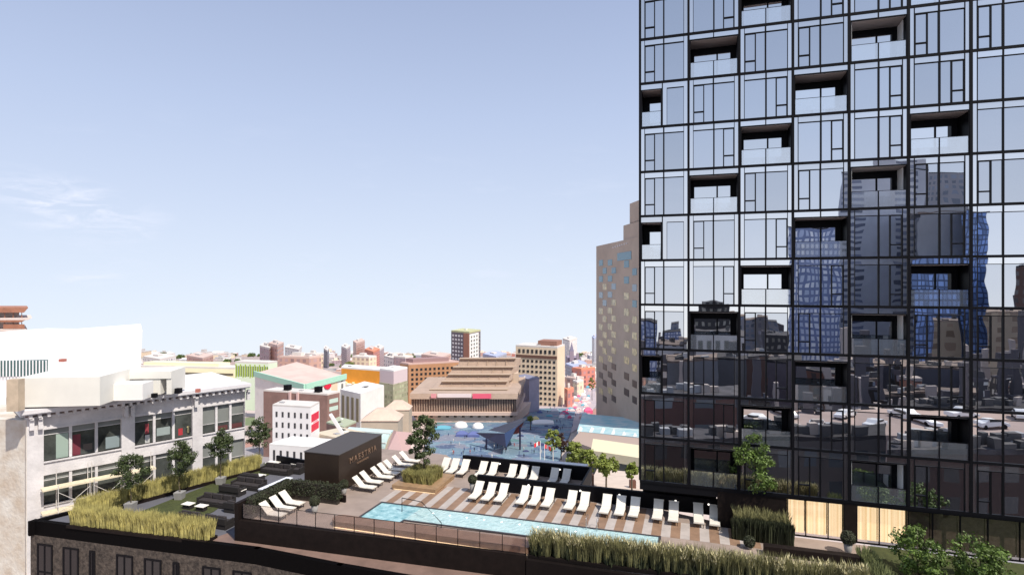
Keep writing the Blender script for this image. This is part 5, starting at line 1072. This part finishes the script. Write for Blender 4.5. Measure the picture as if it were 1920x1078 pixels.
# ------------------------------------------------------------ middle distance and skyline, each a thing
gm_ = {'pink': grid_mat('far_pink_brick', (.56, .34, .28), (.20, .13, .13), 5, 4), 'white': grid_mat('far_white', (.80, .74, .70), (.30, .28, .30), 6, 4.2), 'cream': grid_mat('far_cream', (.76, .64, .46), (.32, .24, .2), 5, 4), 'mauve': grid_mat('far_mauve', (.42, .30, .32), (.14, .11, .13), 5, 4), 'dark': grid_mat('far_dark', (.12, .12, .17), (.04, .05, .08), 4, 4), 'red': grid_mat('far_red', (.60, .22, .17), (.2, .1, .1), 5, 4), 'grey': grid_mat('far_grey', (.42, .42, .46), (.14, .15, .19), 4, 4)}
specs = [
 (487, 505, 512, 655, 560, 'mauve', 'left half of the twin brick towers on the left skyline'), (503, 520, 532, 650, 555, 'pink', 'right half of the twin brick towers on the left skyline'),
 (534, 560, 566, 658, 900, 'white', 'white block with a dark upper window right of the brick towers'), (524, 580, 602, 672, 420, 'pink', 'long low brick building with a dark roof edge'), (572, 592, 606, 667, 520, 'cream', 'cream building at the end of the long brick one'),
 (607, 614, 617, 660, 1300, 'dark', 'slim dark blue tower on the skyline'), (640, 650, 657, 656, 1100, 'mauve', 'mauve block on the skyline left of the pink slim tower'), (662, 668, 684, 646, 1000, 'pink', 'slim pink and white tower on the skyline'), (684, 700, 712, 662, 950, 'red', 'low red block right of the slim skyline tower'), (702, 712, 720, 658, 1050, 'mauve', 'small violet grey tower on the skyline'),
 (660, 692, 706, 672, 520, 'cream', 'yellowish building with black frames behind the orange one'), (720, 742, 750, 675, 600, 'white', 'pale low block behind the pink one'), (738, 760, 775, 672, 560, 'mauve', 'mauve brick block left of the orange brick building'),
 (790, 830, 845, 672, 900, 'pink', 'low brick block left of the dark skyline tower'), (905, 930, 950, 671, 1500, 'grey', 'low grey block right of the dark skyline tower'),
 (1055, 1068, 1082, 641, 1500, 'white', 'pale pink slab tower behind the cream office tower'), (1110, 1114, 1120, 637, 1300, 'grey', 'thin grey tower tight against the hotel edge'),
 (1060, 1075, 1100, 690, 620, 'grey', 'blue grey long roofed building up the street'), (1072, 1090, 1116, 694, 520, 'red', 'wide building with a bright orange red roof'), (1060, 1078, 1095, 712, 430, 'pink', 'brick row with dark mansard windows up the street'), (1058, 1064, 1076, 733, 330, 'red', 'red and white building next to the cream office tower'), (1074, 1082, 1094, 718, 420, 'cream', 'cream corner building behind the street tree'),
 (268, 300, 330, 676, 800, 'white', 'pale block peeking over the cream yellow roof'), (350, 380, 400, 674, 900, 'pink', 'pinkish block peeking over the cream yellow roof'), (700, 720, 735, 742, 235, 'cream', 'cream block behind the hipped roofs')]
for x0, x1, x2, yt, Y, k, lab in specs:
    r, A, B, Cc, D, zt, z0 = blk('building', lab, 'building', (x0, Y * 1.04), (x1, Y), (x2, Y * 1.05), yt, gm_[k], roof=mat('roof_' + k, {'red': (.66, .26, .16), 'grey': (.40, .44, .60), 'pink': (.60, .45, .40)}.get(k, (.68, .62, .58)), .9))
    bx('roof_unit', r, A, B, Cc, .3, .6, .3, .6, zt, zt + 2.4 + .003 * Y, mat('flat_roof_gravel', (.62, .58, .55), .9))
r = empty('church', (X_(1072, 700), 700, -85), 'dark church spire with small side turret on the skyline above the street', 'church')
mb = MB(); x_ = X_(1072, 700); mb.prism([(x_ - 2.4, 698), (x_ + 2.4, 698), (x_ + 2.4, 703), (x_ - 2.4, 703)], -88, yz(658, 700)); mb.build('bell_tower', mat('violet_stone', (.30, .24, .30), .8), r)
mb = MB(); z_ = yz(657.9, 700); mb.add([(x_ - 2.4, 698, z_), (x_ + 2.4, 698, z_), (x_ + 2.4, 703, z_), (x_ - 2.4, 703, z_), (x_, 700.5, yz(641, 700))], [(0, 1, 4), (1, 2, 4), (2, 3, 4), (3, 0, 4), (3, 2, 1, 0)]); mb.build('spire', mat('violet_slate', (.20, .18, .26), .8), r)
mb = MB(); x2_ = X_(1083, 700); mb.prism([(x2_ - 1.5, 698), (x2_ + 1.5, 698), (x2_ + 1.5, 701), (x2_ - 1.5, 701)], -88, yz(662, 700)); mb.build('turret', mat('violet_stone', (.30, .24, .30), .8), r)
mb = MB(); mb.prism([(x_ - 4, 704), (x2_ + 2, 704), (x2_ + 2, 730), (x_ - 4, 730)], -88, yz(672, 700)); mb.build('nave', mat('violet_stone', (.30, .24, .30), .8), r)
# city filler: shared meshes, every block its own object
def fill_mesh(m, rm, v):
    mb = MB(); mb.box(-.5, .5, -.5, .5, 0, 1, 0); mb.box(-.52, .52, -.52, .52, 1, 1.03, 1); mb.box(-.3, .1, -.2, .2, 1.03, 1.03 + .12 * (v + 1), 1)
    if v % 2: mb.box(.2, .4, -.3, .35, 1.03, 1.1, 0)
    o = mb.build('city_block', [m, rm]); md = o.data; bpy.data.objects.remove(o); return md
fm = []
for i, k in enumerate(('pink', 'white', 'cream', 'mauve', 'red', 'grey', 'white', 'pink')):
    fm.append((fill_mesh(gm_[k], mat(('fr_%d' % i), [(.66, .56, .52), (.80, .76, .74), (.5, .47, .46), (.72, .60, .5)][i % 4], .9), i % 4), {'pink': 'brick pink', 'white': 'off white', 'cream': 'cream', 'mauve': 'mauve brown', 'red': 'red brick', 'grey': 'blue grey'}[k]))
random.seed(5); n = 0
occ = []
while n < 230:
    py = 666.6 + 52 * random.random() ** 2.1; px = random.uniform(262, 1122); Y = GZ(py)
    if Y < 620: continue
    me, col = random.choice(fm); w_ = random.uniform(9, 24); h_ = random.uniform(4, 8.5) if random.random() < .9 else random.uniform(8, 13)
    if py < 669: h_ *= .8
    p = GP(px, py); o = bpy.data.objects.new('city_block', me); C.objects.link(o); o.location = p - Vector((0, 0, 4)); s_ = Y / F
    o.scale = (w_ * s_, w_ * s_ * random.uniform(.6, 1.2), h_ * s_ + 4); o.rotation_euler = (0, 0, random.uniform(-.5, .5)); o['label'] = '%s low city building in the distance' % col; o['category'] = 'building'; o['group'] = 'distant %s city buildings' % col; n += 1
tm = MB(); random.seed(9)
for i in range(12): leafcloud(tm, (random.uniform(-.4, .4), random.uniform(-.4, .4), .5 + random.uniform(-.2, .3)), (.3, .3, .28), 60, .10)
to = tm.build('distant_tree', leafB); tme = to.data; bpy.data.objects.remove(to)
for i in range(70):
    py = 668 + 40 * random.random() ** 2; px = random.uniform(300, 1116); Y = GZ(py); o = bpy.data.objects.new('distant_tree', tme); C.objects.link(o); o.location = GP(px, py); s_ = Y / F * random.uniform(4, 9); o.scale = (s_ * 1.4, s_, s_); tag(o, 'green treetop among the distant city buildings', 'tree', 'distant treetops')

# ------------------------------------------------------------ the city behind the viewer, seen mirrored in the tower
def refl(x, Y):
    v_ = Vector((X_(x, Y), Y)); k = (v_ - TO).dot(NN); return v_ - NN * (2 * k)
def gridr(name, wall, win, *a, **k): return grid_mat(name, tuple(c * .55 for c in wall), tuple(c * .9 for c in win), *a, **k)
random.seed(404); mroofs = (mat('mir_roof_grey', (.06, .055, .06), .9, var=.5, vs=.6), mat('mir_roof_black', (.025, .022, .025), .9, var=.5, vs=.3), mat('mir_roof_tan', (.16, .12, .10), .9, var=.5, vs=.6))
ang_m = math.atan2(U.y, U.x)
def rb(name, label, cat, x0, x1, yt, Y, dep, m, x2=None, tiers=(), z0=None):
    if Y < 200: dep *= .38
    A = refl(x0, Y); B = refl(x1, Y); A2 = refl(x0 + (x2 or 0), Y + dep); B2 = refl(x1 + (x2 or 0), Y + dep); zt = yz(yt, Y); zb_ = z0 if z0 is not None else -SL * abs(A.y) - 6
    ce = (A + B2) / 2; r = empty(name, (ce.x, ce.y, zb_), label, cat); mb = MB(); mb.prism([tuple(v_) for v_ in (A, B, B2, A2)], zb_, zt); mb.build('wall', m, r)
    rf = MB(); rf.prism([tuple(v_) for v_ in (A, B, B2, A2)], zt + .02, zt + .5); rf.build('roof', random.choice((mroofs)), r)
    if Y < 280:
        for k_ in range(int((x1 - x0) / 14) + 1):
            s_, t_ = random.uniform(.03, .9), random.uniform(.1, .8); w_ = random.uniform(.5, 1.9); q = A + (B - A) * s_ + (A2 - A) * t_; e1 = (B - A).normalized(); um = MB(); um.obox(q, e1, -w_ / 2, w_ / 2, -.4, .4, zt + .51, zt + random.uniform(.9, 1.8)); um.build('roof_vent', random.choice((rv1, rv4, rv3, rv3)), r)
    for (a0, a1, y) in tiers:
        A = refl(a0, Y + .5); B = refl(a1, Y + .5); A2 = refl(a0, Y + dep * .8); B2 = refl(a1, Y + dep * .8); mb = MB(); mb.prism([tuple(v_) for v_ in (A, B, B2, A2)], zt + .01, yz(y, Y)); mb.build('upper_block', m, r)
    return r
gA = grid_mat('tower_blue', (.20, .25, .42), (.42, .50, .70), 2.4, 3.4, .3, .4); gB = grid_mat('tower_striped', (.55, .56, .60), (.10, .11, .15), 30, 3.6, .45, .5); gC = grid_mat('tower_grey', (.38, .37, .39), (.14, .16, .20), 4, 3.6, .35, .5)
gD = grid_mat('tower_navy', (.05, .09, .20), (.12, .20, .40), 2.2, 3.2, .2, .3); gE = gridr('brown_grid', (.16, .075, .055), (.03, .03, .035), 3.2, 3.2, .35); gF = gridr('dark_grid', (.055, .05, .055), (.16, .15, .13), 2.6, 3, .45); gG = grid_mat('white_lattice', (.50, .48, .48), (.03, .03, .03), 3, 5.5, .35); gH = grid_mat('tan_grid', (.34, .27, .19), (.14, .10, .07), 5, 4, .4); gI = gridr('dark_brown_grid', (.07, .035, .03), (.02, .02, .022), 3, 3, .4)
rb('striped_tower', 'tall grey and white striped office tower mirrored in the glass facade', 'tower', 1575, 1735, 322, 330, 30, gB, tiers=((1640, 1735, 298),))
rb('blue_tower', 'blue glass tower mirrored left of the striped one', 'tower', 1478, 1575, 428, 300, 30, gA, tiers=((1490, 1560, 416),))
rb('grey_tower', 'broad grey tower mirrored behind the dark roofed one', 'tower', 1712, 1812, 326, 360, 30, gC)
rb('concrete_tower', 'grey concrete tower with a dark projecting top mirrored in the facade', 'tower', 1722, 1806, 400, 300, 30, mat('mid_grey_concrete', (.36, .36, .37), .7, var=.15, vs=.05), tiers=((1700, 1812, 388),))
rb('navy_tower', 'slim navy tower mirrored at the right of the tower group', 'tower', 1806, 1852, 396, 290, 20, gD)
rb('navy_slab', 'lower navy glass slab mirrored between the tower group', 'tower', 1715, 1800, 485, 270, 20, gD)
rb('tan_block', 'tan windowless block mirrored at the lower right', 'building', 1752, 1800, 600, 215, 18, gH); rb('tan_tower', 'tan block with pale bands mirrored near the right edge', 'building', 1848, 1960, 590, 205, 25, gH); rb('brown_tower', 'brown brick tower mirrored at the right frame edge', 'tower', 1905, 1990, 498, 260, 25, gridr('brown_brick_grid', (.20, .10, .075), (.05, .04, .04), 4, 4, .4))
rb('black_crowned_block', 'black stepped roof building mirrored above the white lattice facade', 'building', 1300, 1380, 590, 235, 22, gF, tiers=((1312, 1366, 568), (1316, 1356, 563)))
rb('lattice_building', 'building with a white concrete lattice front mirrored in the facade', 'building', 1292, 1396, 628, 200, 22, gG); rb('white_lattice_wing', 'low white lattice wing mirrored at the left part of the facade', 'building', 1236, 1290, 648, 210, 18, gG)
rb('mauve_block', 'small mauve block mirrored near the left edge of the facade', 'building', 1196, 1230, 602, 420, 20, gA); rb('skyline_block', 'violet block mirrored on the low skyline', 'building', 1243, 1278, 620, 500, 30, gA); rb('slim_block', 'slim grey tower mirrored on the low skyline', 'tower', 1258, 1274, 606, 520, 20, gC); rb('grey_block', 'grey grid block mirrored left of the pale tower', 'tower', 1388, 1420, 600, 380, 25, gC); rb('pale_block', 'pale beige tower mirrored beside the blue glass one', 'tower', 1420, 1444, 596, 370, 25, gridr('pale_beige_grid', (.5, .44, .4), (.2, .18, .18), 4, 4, .4)); rb('narrow_block', 'narrow grey tower mirrored at the foot of the blue glass one', 'tower', 1444, 1462, 606, 400, 25, gC); rb('dark_block', 'plain dark block mirrored below the skyline', 'building', 1436, 1480, 630, 260, 25, gF)
rb('metal_shed', 'grey metal shed building mirrored in the left part of the facade', 'building', 1250, 1345, 678, 130, 25, mat('grey_metal_wall', (.13, .135, .15), .5, var=.2, vs=.1)); rb('dark_shed', 'dark shed building mirrored beside the grey metal one', 'building', 1340, 1400, 676, 135, 25, mat('charcoal_wall', (.07, .07, .08), .5, var=.2, vs=.1)); rb('brown_shed', 'brown brick wall with a rounded top mirrored in the facade', 'building', 1400, 1440, 670, 138, 25, gE); rb('pier_shed', 'mauve panelled hall mirrored in the middle of the facade', 'building', 1440, 1500, 680, 140, 25, mat('mauve_panel', (.075, .06, .075), .5, var=.3, vs=.2))
rb('red_brick_block', 'red brick building mirrored at the lower left of the facade', 'building', 1190, 1384, 748, 84, 22, gridr('red_brick_grid', (.20, .095, .08), (.10, .11, .12), 6, 5, .42)); rb('orange_brick_row', 'long orange red brick row mirrored in the lower middle of the facade', 'building', 1500, 1640, 700, 150, 25, gridr('orange_red_row', (.30, .14, .10), (.06, .05, .05), 4, 3.5, .45)); rb('pink_brick_block', 'pink brick block mirrored at the middle right of the facade', 'building', 1600, 1650, 712, 135, 20, gridr('pink_brick_row', (.34, .19, .17), (.06, .05, .05), 3, 3, .4))
rb('violet_roof_block', 'wide block with a violet grey roof mirrored at the right of the facade', 'building', 1640, 1805, 690, 145, 30, mat('violet_grey', (.06, .06, .08), .6, var=.2, vs=.1)); rb('dark_glass_block', 'dark gridded block mirrored below the violet roof', 'building', 1648, 1830, 740, 120, 15, gF); rb('black_block', 'very dark gridded block mirrored at the lower right of the facade', 'building', 1700, 1990, 770, 96, 14, gF)
rb('grey_arched_house', 'grey stone house with arched windows mirrored behind the terrace tree', 'building', 1395, 1662, 826, 68, 14, gridr('grey_house', (.17, .155, .155), (.05, .06, .07), 3.0, 3.6, .4)); rb('dark_row', 'dark brown building front mirrored along the bottom of the facade', 'building', 1195, 1394, 830, 66, 12, gI); rb('dark_row', 'dark brown low building mirrored at the bottom right of the facade', 'building', 1664, 1990, 852, 58, 8, gI)

dmats = [grid_mat('mir_a', (.40, .18, .12), (.03, .03, .04), 3, 3.2), grid_mat('mir_b', (.07, .065, .07), (.5, .45, .38), 2.4, 3, .45), grid_mat('mir_c', (.72, .66, .60), (.04, .04, .05), 3.4, 3.3, .38), gridr('mir_d', (.05, .035, .03), (.14, .15, .18), 2.2, 3, .3)]
mroof = [mat('mir_roof_pale', (.42, .36, .33), .9), mat('mir_roof_dark', (.10, .09, .10), .9)]
mirf = [(fill_mesh(m_, mroof[i % 2], i), c_) for i, (m_, c_) in enumerate(zip(dmats, ('dark red brick', 'charcoal', 'tan', 'black')))]
random.seed(77)
for i in range(150):
    Y = random.uniform(115, 520) if i > 30 else random.uniform(95, 180); px = random.uniform(1195, 1980); yt = 640 + (520 - Y) / 405 * 150 + random.uniform(-22, 12)
    if i >= 95: Y = random.uniform(90, 165); yt = 818 - (Y - 90) * 1.6 + random.uniform(-38, 6)
    p = refl(px, Y); g0 = -SL * abs(p.y) - 3
    me, col = mirf[i % 4]; o = bpy.data.objects.new('city_block', me); C.objects.link(o); o.location = (p.x, p.y, g0); w_ = random.uniform(18, 46) / F * Y; o.scale = (w_, w_ * random.uniform(.5, 1), max(3, yz(yt, Y) - g0)); o.rotation_euler = (0, 0, ang_m + random.choice((0, 1.57)) + random.uniform(-.08, .08)); tag(o, '%s low building mirrored in the tower glass' % col, 'building', 'mirrored %s city buildings' % col)
# parked cars on the mirrored roof deck
def car_protos():
    r = empty('parked_car', (0, 0, 0), 'x', 'car', 'cars parked on the open deck behind the viewer')
    mb = MB(); prof = [(-2.1, .35), (-2.1, .8), (-1.3, .9), (-.8, 1.35), (.7, 1.4), (1.3, .95), (2.1, .85), (2.15, .35)]; n = len(prof)
    mb.add([(x, -.85, z) for x, z in prof] + [(x, .85, z) for x, z in prof], [list(range(n)), list(range(n, 2 * n))[::-1]] + [(i, n + i, n + (i + 1) % n, (i + 1) % n) for i in range(n)]); mb.build('body', mat('white_car_paint', (.8, .8, .8), .25), r, bevel=.05)
    for sx in (-1.3, 1.35):
        for sy in (-.86, .68): mb = MB(); mb.tube([(sx, sy, .32), (sx, sy + .18, .32)], .32, 12); mb.build('wheel', black, r)
    mb = MB(); mb.box(-.85, .75, -.87, .87, .97, 1.28); mb.build('window_band', dkwin, r); return r
cp_ = car_protos(); decks = MB()
A = refl(1395, 80); B = refl(1990, 80); B2 = refl(1990, 97); A2 = refl(1395, 97); zd = yz(786, 90)
for v_ in (A, B, B2, A2): pass
dk_ = empty('parking_deck', (*((A + B2) / 2), -20), 'open pale parking deck with white cars mirrored in the lower facade', 'parking deck'); decks.prism([tuple(v_) for v_ in (A, B, B2, A2)], -20, zd); decks.build('deck', mat('pinkish_deck', (.34, .26, .23), .9, var=.1, vs=.3), dk_)
cw_ = ['nearest', 'second', 'third', 'fourth', 'fifth', 'sixth', 'seventh', 'eighth', 'ninth', 'tenth']
for i in range(10):
    o = cp_ if i == 0 else copy_tree(cp_); p = refl(1420 + i * 55, 84 + (i % 2) * 7); o.location = (p.x, p.y, zd); o.rotation_euler = (0, 0, random.uniform(0, 3)); o['label'] = '%s white car from the left among those mirrored in the lower facade' % ['first'][0] if i == 0 else '%s white car from the left among those mirrored in the lower facade' % cw_[i]
